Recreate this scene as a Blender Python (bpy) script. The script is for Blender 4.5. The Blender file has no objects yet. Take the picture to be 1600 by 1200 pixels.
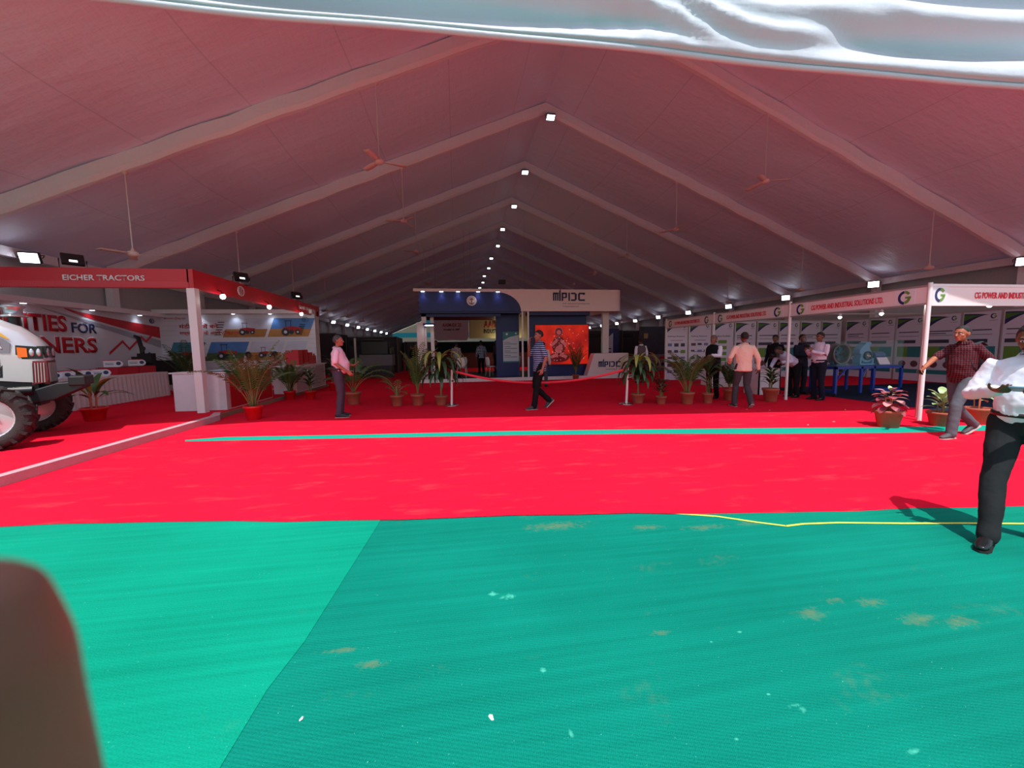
import bpy, bmesh, math, random
from mathutils import Vector, Matrix
V = Vector
PI = math.pi
C = bpy.context.scene.collection
S = bpy.context.scene
random.seed(7)

# ------------------------------------------------------------------ camera
YAW, PITCH, ROLL = 0.141, 0.094, -0.014
fw = V((math.sin(YAW)*math.cos(PITCH), math.cos(YAW)*math.cos(PITCH), -math.sin(PITCH)))
rt = V((math.cos(YAW), -math.sin(YAW), 0)); up = rt.cross(fw)
cr = rt*math.cos(ROLL)+up*math.sin(ROLL); cu = -rt*math.sin(ROLL)+up*math.cos(ROLL)
cam = bpy.data.objects.new('camera', bpy.data.cameras.new('camera')); C.objects.link(cam)
EYE = V((0, 0, 1.48))
cam.matrix_world = Matrix(((cr.x, cu.x, -fw.x, EYE.x), (cr.y, cu.y, -fw.y, EYE.y), (cr.z, cu.z, -fw.z, EYE.z), (0, 0, 0, 1)))
cam.data.sensor_width = 36; cam.data.lens = 608/1600*36
cam.data.clip_start = 0.004; cam.data.clip_end = 400
cam.data.dof.use_dof = True; cam.data.dof.focus_distance = 7.0; cam.data.dof.aperture_fstop = 15
S.camera = cam
# ------------------------------------------------------------------ world, sun, exposure
w = bpy.data.worlds.new('sky'); S.world = w; w.use_nodes = True
nt = w.node_tree; bg = nt.nodes['Background']
sky = nt.nodes.new('ShaderNodeTexSky'); sky.sky_type = 'NISHITA'; sky.sun_disc = False
sky.sun_elevation = math.radians(64); sky.sun_rotation = math.radians(188); sky.air_density = 1.3; sky.dust_density = 2.0
nt.links.new(sky.outputs[0], bg.inputs[0]); bg.inputs[1].default_value = 0.19
sl = bpy.data.lights.new('sun', 'SUN'); sl.energy = 4.7; sl.angle = math.radians(0.53); sl.color = (1, .97, .93)
so = bpy.data.objects.new('sun', sl); C.objects.link(so); so.location = (0, -10, 30)
AZ, EL = math.radians(10), math.radians(64)
SUND = V((math.sin(AZ)*math.cos(EL), math.cos(AZ)*math.cos(EL), -math.sin(EL)))
so.rotation_euler = SUND.to_track_quat('-Z', 'Y').to_euler()
S.view_settings.view_transform = 'Standard'; S.view_settings.look = 'None'
S.view_settings.exposure = 0.03; S.view_settings.gamma = 1; S.view_settings.use_curve_mapping = False

# ------------------------------------------------------------------ materials
def lin(c):
    return tuple(((v/255)/12.92 if v/255 <= .04045 else ((v/255+.055)/1.055)**2.4) for v in c)
MATS = {}
def mat(name, rgb, rough=.6, metal=0, var=.08, vscale=6, bump=0, bscale=60, emit=0, trans=0, alpha=1, coat=0, spec=.5, sheen=0, transl=0):
    """principled material with a little noise in colour and an optional noise bump"""
    if name in MATS: return MATS[name]
    m = bpy.data.materials.new(name); m.use_nodes = True; MATS[name] = m
    n = m.node_tree.nodes; l = m.node_tree.links; b = n['Principled BSDF']
    c = lin(rgb)
    tc = n.new('ShaderNodeTexCoord')
    if var:
        no = n.new('ShaderNodeTexNoise'); no.inputs['Scale'].default_value = vscale; no.inputs['Detail'].default_value = 4
        l.new(tc.outputs['Object'], no.inputs['Vector'])
        mx = n.new('ShaderNodeMix'); mx.data_type = 'RGBA'
        mx.inputs[6].default_value = (*[v*(1-var) for v in c], 1); mx.inputs[7].default_value = (*[min(1, v*(1+var)+.002) for v in c], 1)
        l.new(no.outputs[0], mx.inputs[0]); l.new(mx.outputs[2], b.inputs['Base Color'])
    else: b.inputs['Base Color'].default_value = (*c, 1)
    b.inputs['Roughness'].default_value = rough; b.inputs['Metallic'].default_value = metal
    b.inputs['Specular IOR Level'].default_value = spec
    if coat: b.inputs['Coat Weight'].default_value = coat
    if sheen: b.inputs['Sheen Weight'].default_value = sheen
    if trans: b.inputs['Transmission Weight'].default_value = trans
    if alpha < 1: b.inputs['Alpha'].default_value = alpha
    if emit:
        b.inputs['Emission Color'].default_value = (*c, 1); b.inputs['Emission Strength'].default_value = emit
    if bump:
        nb = n.new('ShaderNodeTexNoise'); nb.inputs['Scale'].default_value = bscale; nb.inputs['Detail'].default_value = 3
        l.new(tc.outputs['Object'], nb.inputs['Vector'])
        bu = n.new('ShaderNodeBump'); bu.inputs['Strength'].default_value = bump; bu.inputs['Distance'].default_value = .02
        l.new(nb.outputs[0], bu.inputs['Height']); l.new(bu.outputs[0], b.inputs['Normal'])
    if transl:
        tr = n.new('ShaderNodeBsdfTranslucent'); tr.inputs[0].default_value = (*c, 1)
        mxs = n.new('ShaderNodeMixShader'); mxs.inputs[0].default_value = transl
        l.new(b.outputs[0], mxs.inputs[1]); l.new(tr.outputs[0], mxs.inputs[2]); l.new(mxs.outputs[0], n['Material Output'].inputs[0])
    return m
def mth(n, l, op, a, b=None, c=None):
    x = n.new('ShaderNodeMath'); x.operation = op
    for i, v in enumerate((a, b, c)):
        if v is None: continue
        if isinstance(v, (int, float)): x.inputs[i].default_value = v
        else: l.new(v, x.inputs[i])
    return x.outputs[0]
def mixc(n, l, f, a, b):
    x = n.new('ShaderNodeMix'); x.data_type = 'RGBA'
    for s, v in ((0, f), (6, a), (7, b)):
        if isinstance(v, tuple): x.inputs[s].default_value = (*v, 1)
        elif isinstance(v, (int, float)): x.inputs[s].default_value = v
        else: l.new(v, x.inputs[s])
    return x.outputs[2]
def noise(n, l, vec, scale, detail=3, rough=.5):
    x = n.new('ShaderNodeTexNoise'); x.inputs['Scale'].default_value = scale; x.inputs['Detail'].default_value = detail
    x.inputs['Roughness'].default_value = rough; l.new(vec, x.inputs['Vector']); return x.outputs[0]
def ramp(n, l, f, lo, hi):
    x = n.new('ShaderNodeMapRange'); l.new(f, x.inputs[0]); x.inputs[1].default_value = lo; x.inputs[2].default_value = hi
    return x.outputs[0]
def mapping(n, l, vec, scale=(1, 1, 1), rot=(0, 0, 0), loc=(0, 0, 0)):
    x = n.new('ShaderNodeMapping'); l.new(vec, x.inputs[0]); x.inputs[3].default_value = scale; x.inputs[2].default_value = rot; x.inputs[1].default_value = loc
    return x.outputs[0]
def newmat(name):
    m = bpy.data.materials.new(name); m.use_nodes = True; MATS[name] = m
    n = m.node_tree.nodes; l = m.node_tree.links
    tc = n.new('ShaderNodeTexCoord')
    return m, n, l, n['Principled BSDF'], tc.outputs['Object']

MUD = [(-0.60, 1.91, 0.100, 0.020), (-0.45, 1.80, 0.070, 0.035), (1.89, 1.77, 0.100, 0.050), (2.13, 1.85, 0.080, 0.030), (2.43, 1.64, 0.130, 0.050), (2.62, 1.59, 0.140, 0.050), (1.97, 2.81, 0.200, 0.050), (1.51, 2.89, 0.150, 0.050), (2.44, 2.82, 0.200, 0.050), (0.79, 3.04, 0.300, 0.080), (1.01, 1.77, 0.060, 0.020), (2.32, 1.80, 0.100, 0.040)]
PALE = [(0.27, 2.19, 0.050, 0.030), (0.18, 2.23, 0.030, 0.030), (0.36, 1.63, 0.020, 0.020), (1.35, 1.30, 0.035, 0.012), (1.36, 1.28, 0.020, 0.020), (1.62, 1.07, 0.040, 0.010), (1.28, 1.36, 0.012, 0.008), (1.42, 1.71, 0.020, 0.010), (1.01, 1.21, 0.012, 0.008), (0.40, 1.33, 0.010, 0.020), (1.23, 1.67, 0.010, 0.010)]
def spots(n, l, o, lst):
    """union of soft ellipses lying at given places on the ground"""
    tot = None
    for x, y, a, b_ in lst:
        v = mapping(n, l, o, scale=(1/a, 1/b_, 0), loc=(-x/a, -y/b_, 0))
        ln = n.new('ShaderNodeVectorMath'); ln.operation = 'LENGTH'; l.new(v, ln.inputs[0])
        q = ramp(n, l, ln.outputs['Value'], 1.6, .2)
        tot = q if tot is None else mth(n, l, 'MAXIMUM', tot, q)
    return tot
def net_mat(name, rgb, lines, dirt=1.0):
    m, n, l, b, o = newmat(name)
    c = lin(rgb)
    v = mapping(n, l, o, rot=(0, 0, .3))
    sep = n.new('ShaderNodeSeparateXYZ'); l.new(v, sep.inputs[0])
    s1 = mth(n, l, 'SINE', mth(n, l, 'MULTIPLY', sep.outputs[0], 900.))
    s2 = mth(n, l, 'SINE', mth(n, l, 'MULTIPLY', sep.outputs[1], 420.))
    weave = mth(n, l, 'MULTIPLY', mth(n, l, 'ADD', s1, s2), .25)
    grain = noise(n, l, mapping(n, l, o, scale=(60, 110, 1), rot=(0, 0, .5)), 2.2, 4)
    big = noise(n, l, o, .7, 4)
    streak = noise(n, l, mapping(n, l, o, scale=(.5, 14, 1), rot=(0, 0, .18)), 1.5, 5)
    f = mth(n, l, 'ADD', mth(n, l, 'MULTIPLY', weave, lines), mth(n, l, 'ADD', mth(n, l, 'MULTIPLY', grain, .8), mth(n, l, 'ADD', mth(n, l, 'MULTIPLY', big, .5), mth(n, l, 'MULTIPLY', streak, .4))))
    base = mixc(n, l, ramp(n, l, f, .6, 1.15), tuple(x*.66 for x in c), tuple(min(1, x*1.3+.002) for x in c))
    # dry mud patches and pale scuffs
    d = mth(n, l, 'MULTIPLY', ramp(n, l, noise(n, l, mapping(n, l, o, scale=(1.2, 2.2, 1), loc=(3.1, 1.7, 0)), 1.4, 6, .62), .60, .70), ramp(n, l, noise(n, l, o, 26, 4), .42, .62))
    base = mixc(n, l, mth(n, l, 'MULTIPLY', d, .12*dirt), base, lin((120, 120, 78)))
    if dirt > .5:
        br = noise(n, l, o, 30, 5, .7)
        ms = ramp(n, l, mth(n, l, 'ADD', mth(n, l, 'MULTIPLY', spots(n, l, o, MUD), .42), br), .70, .98)
        base = mixc(n, l, mth(n, l, 'MULTIPLY', ms, .42), base, lin((120, 120, 80)))
        ps = ramp(n, l, mth(n, l, 'ADD', mth(n, l, 'MULTIPLY', spots(n, l, o, PALE), .45), br), .76, 1.02)
        base = mixc(n, l, mth(n, l, 'MULTIPLY', ps, .38), base, lin((110, 235, 205)))
    sc = ramp(n, l, noise(n, l, mapping(n, l, o, loc=(9, 2, 0)), 5, 5, .7), .72, .76)
    base = mixc(n, l, mth(n, l, 'MULTIPLY', sc, .5*dirt), base, lin((90, 225, 195)))
    sp = ramp(n, l, noise(n, l, o, 110, 2, .4), .755, .78)
    base = mixc(n, l, mth(n, l, 'MULTIPLY', sp, .5), base, lin((150, 240, 215)))
    l.new(base, b.inputs['Base Color']); b.inputs['Roughness'].default_value = .85; b.inputs['Specular IOR Level'].default_value = .08
    bu = n.new('ShaderNodeBump'); bu.inputs['Strength'].default_value = .25; bu.inputs['Distance'].default_value = .004
    l.new(f, bu.inputs['Height']); l.new(bu.outputs[0], b.inputs['Normal'])
    return m
def carpet_mat(name, rgb, dust=.5):
    m, n, l, b, o = newmat(name)
    c = lin(rgb)
    big = noise(n, l, o, .6, 5); st = noise(n, l, mapping(n, l, o, scale=(1, 7, 1), rot=(0, 0, .5)), 1.2, 5)
    fine = noise(n, l, o, 160, 3)
    f = mth(n, l, 'ADD', mth(n, l, 'MULTIPLY', big, .5), mth(n, l, 'ADD', mth(n, l, 'MULTIPLY', st, .3), mth(n, l, 'MULTIPLY', fine, .3)))
    base = mixc(n, l, ramp(n, l, f, .3, .8), tuple(x*.86 for x in c), tuple(min(1, x*1.1+.003) for x in c))
    d = ramp(n, l, noise(n, l, mapping(n, l, o, scale=(1, 3.2, 1), rot=(0, 0, .35), loc=(4, 0, 0)), 1.5, 6, .65), .56, .74)
    base = mixc(n, l, mth(n, l, 'MULTIPLY', d, .22*dust), base, lin((225, 140, 120)))
    l.new(base, b.inputs['Base Color']); b.inputs['Roughness'].default_value = .95; b.inputs['Specular IOR Level'].default_value = .1
    bu = n.new('ShaderNodeBump'); bu.inputs['Strength'].default_value = .3; bu.inputs['Distance'].default_value = .006
    l.new(mth(n, l, 'ADD', fine, noise(n, l, o, 5, 3)), bu.inputs['Height']); l.new(bu.outputs[0], b.inputs['Normal'])
    return m
def fabric_mat(name, rgb, seam=0, wr=.4, transl=0.0):
    """tent lining: white cloth with wrinkles and sewn seams"""
    m, n, l, b, o = newmat(name)
    c = lin(rgb)
    wr1 = noise(n, l, mapping(n, l, o, scale=(.6, 2.4, 1.2), rot=(0, 0, .25)), 1.1, 5, .55)
    wr2 = noise(n, l, mapping(n, l, o, scale=(3, 1.1, 1)), 1.4, 3)
    h = mth(n, l, 'ADD', mth(n, l, 'MULTIPLY', wr1, .7), mth(n, l, 'MULTIPLY', wr2, .3))
    col = mixc(n, l, noise(n, l, o, .5, 3), tuple(x*.93 for x in c), c)
    if seam:
        sep = n.new('ShaderNodeSeparateXYZ'); l.new(o, sep.inputs[0])
        fr = mth(n, l, 'FRACT', mth(n, l, 'DIVIDE', mth(n, l, 'ADD', sep.outputs[0], mth(n, l, 'MULTIPLY', sep.outputs[1], .0)), seam))
        line = mth(n, l, 'LESS_THAN', fr, .012)
        col = mixc(n, l, mth(n, l, 'MULTIPLY', line, .35), col, tuple(x*.5 for x in c))
        h = mth(n, l, 'SUBTRACT', h, mth(n, l, 'MULTIPLY', line, .3))
    l.new(col, b.inputs['Base Color']); b.inputs['Roughness'].default_value = .55; b.inputs['Specular IOR Level'].default_value = .3
    bu = n.new('ShaderNodeBump'); bu.inputs['Strength'].default_value = wr; bu.inputs['Distance'].default_value = .25
    l.new(h, bu.inputs['Height']); l.new(bu.outputs[0], b.inputs['Normal'])
    if transl:
        tr = n.new('ShaderNodeBsdfTranslucent'); tr.inputs[0].default_value = (*c, 1); l.new(bu.outputs[0], tr.inputs[1])
        mxs = n.new('ShaderNodeMixShader'); mxs.inputs[0].default_value = transl
        l.new(b.outputs[0], mxs.inputs[1]); l.new(tr.outputs[0], mxs.inputs[2]); l.new(mxs.outputs[0], n['Material Output'].inputs[0])
    return m
def band_mat(name, ca, cb, axis=2, freq=40, duty=.5, ca2=None, axis2=None, freq2=20):
    """woven stripes or checks on clothes"""
    m, n, l, b, o = newmat(name)
    sep = n.new('ShaderNodeSeparateXYZ'); l.new(o, sep.inputs[0])
    f = mth(n, l, 'LESS_THAN', mth(n, l, 'FRACT', mth(n, l, 'MULTIPLY', sep.outputs[axis], freq)), duty)
    col = mixc(n, l, f, lin(cb), lin(ca))
    if axis2 is not None:
        a = mth(n, l, 'ADD', sep.outputs[axis2], sep.outputs[1 if axis2 == 0 else 0])
        g = mth(n, l, 'LESS_THAN', mth(n, l, 'FRACT', mth(n, l, 'MULTIPLY', a, freq2)), duty)
        col = mixc(n, l, mth(n, l, 'MULTIPLY', g, .5), col, lin(ca2 or ca))
    l.new(col, b.inputs['Base Color']); b.inputs['Roughness'].default_value = .85; b.inputs['Specular IOR Level'].default_value = .2
    return m

M_white = mat('white_laminate', (222, 220, 224), .45)
M_whitemetal = mat('white_painted_metal', (225, 222, 222), .4, var=.03)
M_alu = mat('aluminium_profile', (190, 185, 182), .35, .6, var=.03)
M_chrome = mat('chrome', (210, 208, 205), .12, 1, var=.03)
M_black = mat('black_plastic', (18, 18, 20), .45)
M_dark = mat('dark_grey_plastic', (45, 45, 48), .5)
M_redpanel = mat('red_panel', (185, 12, 34), .4, var=.04)
M_red = mat('red_print', (185, 18, 35), .5, var=.04)
M_blue = mat('blue_panel', (8, 28, 100), .45, var=.05)
M_navy = mat('navy_print', (35, 45, 95), .5)
M_green = mat('green_print', (70, 120, 40), .5)
M_teal = mat('teal_print', (40, 125, 130), .5)
M_pinkwhite = mat('white_sign_vinyl', (230, 218, 218), .45, var=.03)
M_grey = mat('grey_panel', (110, 108, 112), .6)
M_terra = mat('terracotta', (165, 82, 62), .8, bump=.3, bscale=30, var=.25)
M_redpot = mat('red_plastic_pot', (205, 20, 28), .35)
M_soil = mat('potting_soil', (70, 50, 38), .95, bump=.8, bscale=40)
M_leaf = mat('palm_leaf', (58, 92, 40), .45, var=.35, vscale=3)
M_leafd = mat('dark_green_leaf', (48, 78, 42), .4, var=.3, vscale=5)
M_leafy = mat('yellow_green_leaf', (150, 155, 70), .45, var=.3, vscale=5)
M_leafp = mat('pale_variegated_leaf', (150, 175, 120), .45, var=.3, vscale=30)
M_pinkleaf = mat('purple_pink_leaf', (150, 70, 80), .45, var=.5, vscale=22)
M_stem = mat('leaf_stem', (120, 110, 60), .6)
M_orangeleaf = mat('orange_stem', (190, 100, 70), .6)
M_glow = mat('lamp_glow', (255, 250, 240), .5, emit=6, var=0)
M_glowc = mat('cool_lamp_glow', (235, 245, 255), .5, emit=9, var=0)
M_rubber = mat('tyre_rubber', (38, 34, 33), .75, bump=.3, bscale=50)
M_silver = mat('silver_paint', (196, 196, 200), .25, .35, var=.03, coat=.5)
M_glass = mat('clear_acrylic', (120, 190, 190), .03, var=0, alpha=.07)

# ------------------------------------------------------------------ geometry kit
def link(o, parent=None):
    C.objects.link(o)
    if parent is not None: o.parent = parent
    return o
class MB:
    def __init__(s): s.v = []; s.f = []; s.mi = []; s.sm = []; s.m = 0; s.smooth = False
    def add(s, vs, fs, smooth=None):
        o = len(s.v); s.v += [tuple(v) for v in vs]
        for f in fs:
            s.f.append(tuple(i+o for i in f)); s.mi.append(s.m); s.sm.append(s.smooth if smooth is None else smooth)
    def box(s, c, d, rot=None):
        c = V(c); h = V(d)/2
        vs = [V((x*h.x, y*h.y, z*h.z)) for x in (-1, 1) for y in (-1, 1) for z in (-1, 1)]
        if rot is not None: vs = [rot @ v for v in vs]
        s.add([c+v for v in vs], [(0, 1, 3, 2), (4, 6, 7, 5), (0, 4, 5, 1), (2, 3, 7, 6), (0, 2, 6, 4), (1, 5, 7, 3)], False)
    def b2(s, a, b): s.box([(a[i]+b[i])/2 for i in range(3)], [abs(b[i]-a[i]) for i in range(3)])
    def cyl(s, a, b, ra, rb=None, n=12, cap=True):
        a = V(a); b = V(b); rb = ra if rb is None else rb
        t = (b-a).normalized(); u = t.orthogonal().normalized(); w_ = t.cross(u)
        vs = []
        for p, r in ((a, ra), (b, rb)):
            vs += [p+(u*math.cos(2*PI*i/n)+w_*math.sin(2*PI*i/n))*r for i in range(n)]
        s.add(vs, [(i, (i+1) % n, n+(i+1) % n, n+i) for i in range(n)], True)
        if cap: s.add(vs, [tuple(range(n-1, -1, -1)), tuple(range(n, 2*n))], False)
    def tube(s, pts, r, n=8):
        pts = [V(p) for p in pts]
        s.loft(pts, [(r, r)]*len(pts), V((.31, .17, .9)), n, False)
    def loft(s, pts, rad, ref=V((1, 0, 0)), n=16, rnd=True, cap=1.0):
        pts = [V(p) for p in pts]; ref = V(ref)
        k = len(pts); P = []; R = []; T = []
        tang = [(pts[min(i+1, k-1)]-pts[max(i-1, 0)]).normalized() for i in range(k)]
        def ad(p, r, t): P.append(p); R.append(r); T.append(t)
        if rnd:
            m_ = min(rad[0])*cap
            for q in (.95, .75, .4): ad(pts[0]-tang[0]*m_*math.sin(q*PI/2), (rad[0][0]*math.cos(q*PI/2)+1e-4, rad[0][1]*math.cos(q*PI/2)+1e-4), tang[0])
        for i in range(k): ad(pts[i], rad[i], tang[i])
        if rnd:
            m_ = min(rad[-1])*cap
            for q in (.4, .75, .95): ad(pts[-1]+tang[-1]*m_*math.sin(q*PI/2), (rad[-1][0]*math.cos(q*PI/2)+1e-4, rad[-1][1]*math.cos(q*PI/2)+1e-4), tang[-1])
        vs = []
        for p, (a, b), t in zip(P, R, T):
            x = ref-t*ref.dot(t)
            if x.length < 1e-3: x = t.orthogonal()
            x.normalize(); y = t.cross(x)
            vs += [p+x*a*math.cos(2*PI*i/n)+y*b*math.sin(2*PI*i/n) for i in range(n)]
        fs = []
        for j in range(len(P)-1):
            fs += [(j*n+i, j*n+(i+1) % n, (j+1)*n+(i+1) % n, (j+1)*n+i) for i in range(n)]
        e = (len(P)-1)*n
        fs += [tuple(range(n-1, -1, -1)), tuple(range(e, e+n))]
        s.add(vs, fs, True)
    def ell(s, c, r, rot=None, n=14, m=9):
        c = V(c); vs = [V((0, 0, -r[2]))]
        for j in range(1, m):
            a = -PI/2+PI*j/m
            vs += [V((r[0]*math.cos(a)*math.cos(2*PI*i/n), r[1]*math.cos(a)*math.sin(2*PI*i/n), r[2]*math.sin(a))) for i in range(n)]
        vs.append(V((0, 0, r[2])))
        if rot is not None: vs = [rot @ v for v in vs]
        fs = [(0, 1+(i+1) % n, 1+i) for i in range(n)]
        for j in range(m-2):
            fs += [(1+j*n+i, 1+j*n+(i+1) % n, 1+(j+1)*n+(i+1) % n, 1+(j+1)*n+i) for i in range(n)]
        e = 1+(m-2)*n
        fs += [(e+i, e+(i+1) % n, e+n) for i in range(n)]
        s.add([c+v for v in vs], fs, True)
    def lathe(s, c, prof, n=24, rot=None):
        c = V(c); vs = []
        for r, z in prof: vs += [V((r*math.cos(2*PI*i/n), r*math.sin(2*PI*i/n), z)) for i in range(n)]
        if rot is not None: vs = [rot @ v for v in vs]
        fs = []
        for j in range(len(prof)-1): fs += [(j*n+i, j*n+(i+1) % n, (j+1)*n+(i+1) % n, (j+1)*n+i) for i in range(n)]
        s.add([c+v for v in vs], fs, True)
    def prism(s, fr, pts, d0, d1):
        """polygon in the plane of fr=(origin, xdir, updir), thick from d0 to d1 along the normal"""
        o, x, y = [V(q) for q in fr]; nn = x.cross(y); k = len(pts)
        vs = [o+x*p[0]+y*p[1]+nn*d0 for p in pts]+[o+x*p[0]+y*p[1]+nn*d1 for p in pts]
        s.add(vs, [tuple(range(k-1, -1, -1)), tuple(range(k, 2*k))]+[(i, (i+1) % k, k+(i+1) % k, k+i) for i in range(k)], False)
    def rect(s, fr, x0, y0, x1, y1, d0=0, d1=.003): s.prism(fr, [(x0, y0), (x1, y0), (x1, y1), (x0, y1)], d0, d1)
    def arc(s, fr, cx, cy, r0, r1, a0, a1, d0=0, d1=.004, sx=1, sy=1, k=18):
        for i in range(k):
            t0 = math.radians(a0+(a1-a0)*i/k); t1 = math.radians(a0+(a1-a0)*(i+1)/k)
            s.prism(fr, [(cx+r*math.cos(t)*sx, cy+r*math.sin(t)*sy) for r, t in ((r0, t0), (r1, t0), (r1, t1), (r0, t1))], d0, d1)
    def disc(s, fr, cx, cy, r, d0=0, d1=.004, sx=1, sy=1, k=24):
        s.prism(fr, [(cx+r*math.cos(2*PI*i/k)*sx, cy+r*math.sin(2*PI*i/k)*sy) for i in range(k)], d0, d1)
    def grid(s, fn, nu, nv, th=None, flip=False):
        vs = [V(fn(i/nu, j/nv)) for j in range(nv+1) for i in range(nu+1)]
        fs = [(j*(nu+1)+i, j*(nu+1)+i+1, (j+1)*(nu+1)+i+1, (j+1)*(nu+1)+i) for j in range(nv) for i in range(nu)]
        if flip: fs = [f[::-1] for f in fs]
        s.add(vs, fs, True)
    def build(s, name, mats, parent=None, loc=None, merge=False):
        me = bpy.data.meshes.new(name); me.from_pydata(s.v, [], s.f)
        for m in (mats if isinstance(mats, (list, tuple)) else [mats]): me.materials.append(m)
        me.polygons.foreach_set('material_index', s.mi); me.polygons.foreach_set('use_smooth', s.sm)
        me.validate(); me.update()
        o = bpy.data.objects.new(name, me)
        if loc is not None:
            me.transform(Matrix.Translation(-V(loc))); o.location = loc
        return link(o, parent)
def tag(o, label=None, cat=None, group=None, kind=None):
    if label: o['label'] = label
    if cat: o['category'] = cat
    if group: o['group'] = group
    if kind: o['kind'] = kind
    return o
def empty(name, loc, rz=0, label=None, cat=None, group=None):
    o = bpy.data.objects.new(name, None); o.empty_display_size = .1; C.objects.link(o)
    o.location = loc; o.rotation_euler = (0, 0, rz); return tag(o, label, cat, group)
def kids(o, tab=None): return [c for c in C.objects if c.parent == o]
def copy_tree(o, parent=None):
    c = o.copy(); C.objects.link(c); c.parent = parent
    for ch in kids(o): copy_tree(ch, c)
    return c
def solid(o, t, off=0):
    m = o.modifiers.new('thick', 'SOLIDIFY'); m.thickness = t; m.offset = off; return o
def bevel(o, wd=.01, seg=2):
    m = o.modifiers.new('bevel', 'BEVEL'); m.width = wd; m.segments = seg; m.limit_method = 'ANGLE'; return o
def text(body, fr, x, y, height, width, material, parent, name='lettering', depth=.006, bold=.0, shear=0, d=.001):
    """letters as a mesh lying on the plane fr; x,y = lower left, stretched to width"""
    cu_ = bpy.data.curves.new(name, 'FONT'); cu_.body = body; cu_.size = 1; cu_.offset = bold; cu_.shear = shear; cu_.resolution_u = 3
    t = bpy.data.objects.new(name, cu_); C.objects.link(t)
    bpy.context.view_layer.update()
    dg = bpy.context.evaluated_depsgraph_get()
    me = bpy.data.meshes.new_from_object(t.evaluated_get(dg)); C.objects.unlink(t); bpy.data.objects.remove(t)
    xs = [v.co.x for v in me.vertices]; ys = [v.co.y for v in me.vertices]
    x0, x1, y0, y1 = min(xs), max(xs), min(ys), max(ys)
    sx = width/(x1-x0) if width else height/(y1-y0); sy = height/(y1-y0)
    o_, ux, uy = [V(q) for q in fr]; nn = ux.cross(uy)
    for v in me.vertices:
        q = o_+ux*(x+(v.co.x-x0)*sx)+uy*(y+(v.co.y-y0)*sy)+nn*d
        v.co = q
    me.materials.clear(); me.materials.append(material); me.name = name
    ob = bpy.data.objects.new(name, me); link(ob, parent)
    solid(ob, depth, 1)
    return ob
def FY(x, y, z): return (V((x, y, z)), V((1, 0, 0)), V((0, 0, 1)))       # sign facing the entrance (-Y)
def FXn(x, y, z): return (V((x, y, z)), V((0, -1, 0)), V((0, 0, 1)))     # sign facing -X
def FXp(x, y, z): return (V((x, y, z)), V((0, 1, 0)), V((0, 0, 1)))      # sign facing +X
ORD = ['nearest', 'second', 'third', 'fourth', 'fifth', 'sixth', 'seventh', 'eighth', 'ninth', 'tenth', 'eleventh', 'twelfth', 'thirteenth', 'fourteenth']

def lamp(kind, loc, energy, color=(1, 1, 1), size=.2, direction=None, name='lamp_light', parent=None, spread=150):
    d = bpy.data.lights.new(name, kind); d.energy = energy; d.color = color
    if kind == 'AREA': d.size = size; d.spread = math.radians(spread)
    elif kind == 'SPOT': d.spot_size = math.radians(spread); d.spot_blend = .8; d.shadow_soft_size = size
    else: d.shadow_soft_size = size
    o = bpy.data.objects.new(name, d); C.objects.link(o); o.location = loc
    if direction is not None: o.rotation_euler = V(direction).to_track_quat('-Z', 'Y').to_euler()
    if parent is not None: o.parent = parent
    return o

# ================================================================== SETTING
XR, HR, SL = 3.64, 10.45, 0.4134
XL, XE = -11.7, 19.0
EZ = HR-SL*(XR-XL)
def YF(k): return 10.78+4.713*(k-1)
YEND = YF(15)
def roofz(x): return HR-SL*abs(x-XR)

m_ground = mat('packed_earth', (120, 105, 88), .95, bump=.5, bscale=8, var=.2)
b = MB(); b.b2((-30, -16, -.3), (34, YEND+12, -.014)); tag(b.build('floor', m_ground), kind='structure')
M_lining = fabric_mat('tent_roof_lining', (232, 226, 248), seam=2.35, wr=.35, transl=.005)
M_wallcloth = fabric_mat('tent_wall_cloth', (196, 194, 198), seam=2.5, wr=.3)
M_wrap = fabric_mat('rafter_wrap_cloth', (244, 238, 248), wr=.5)
# roof: two sloping sheets of lining that sag a little between the frames
for nm, s in (('ceiling', -1), ('ceiling', 1)):
    b = MB(); W_ = (XR-XL)+.5 if s < 0 else (XE-XR)+.5
    y0, y1 = 5.2, YEND
    def fn(u, v, s=s, W_=W_):
        x = XR+s*W_*u; y = y0+(y1-y0)*v
        ph = ((y-YF(0))/4.713) % 1
        sag = .16*math.sin(PI*ph)*(.4+.6*math.sin(PI*u))
        wv = .02*math.sin(x*2.1+y*.7)*math.sin(y*1.9)
        return (x, y, HR-SL*W_*u+.34-sag+wv)
    b.grid(fn, 28, 150, flip=(s > 0))
    b.smooth = True
    o = b.build(nm, M_lining); tag(o, kind='structure')
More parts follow.
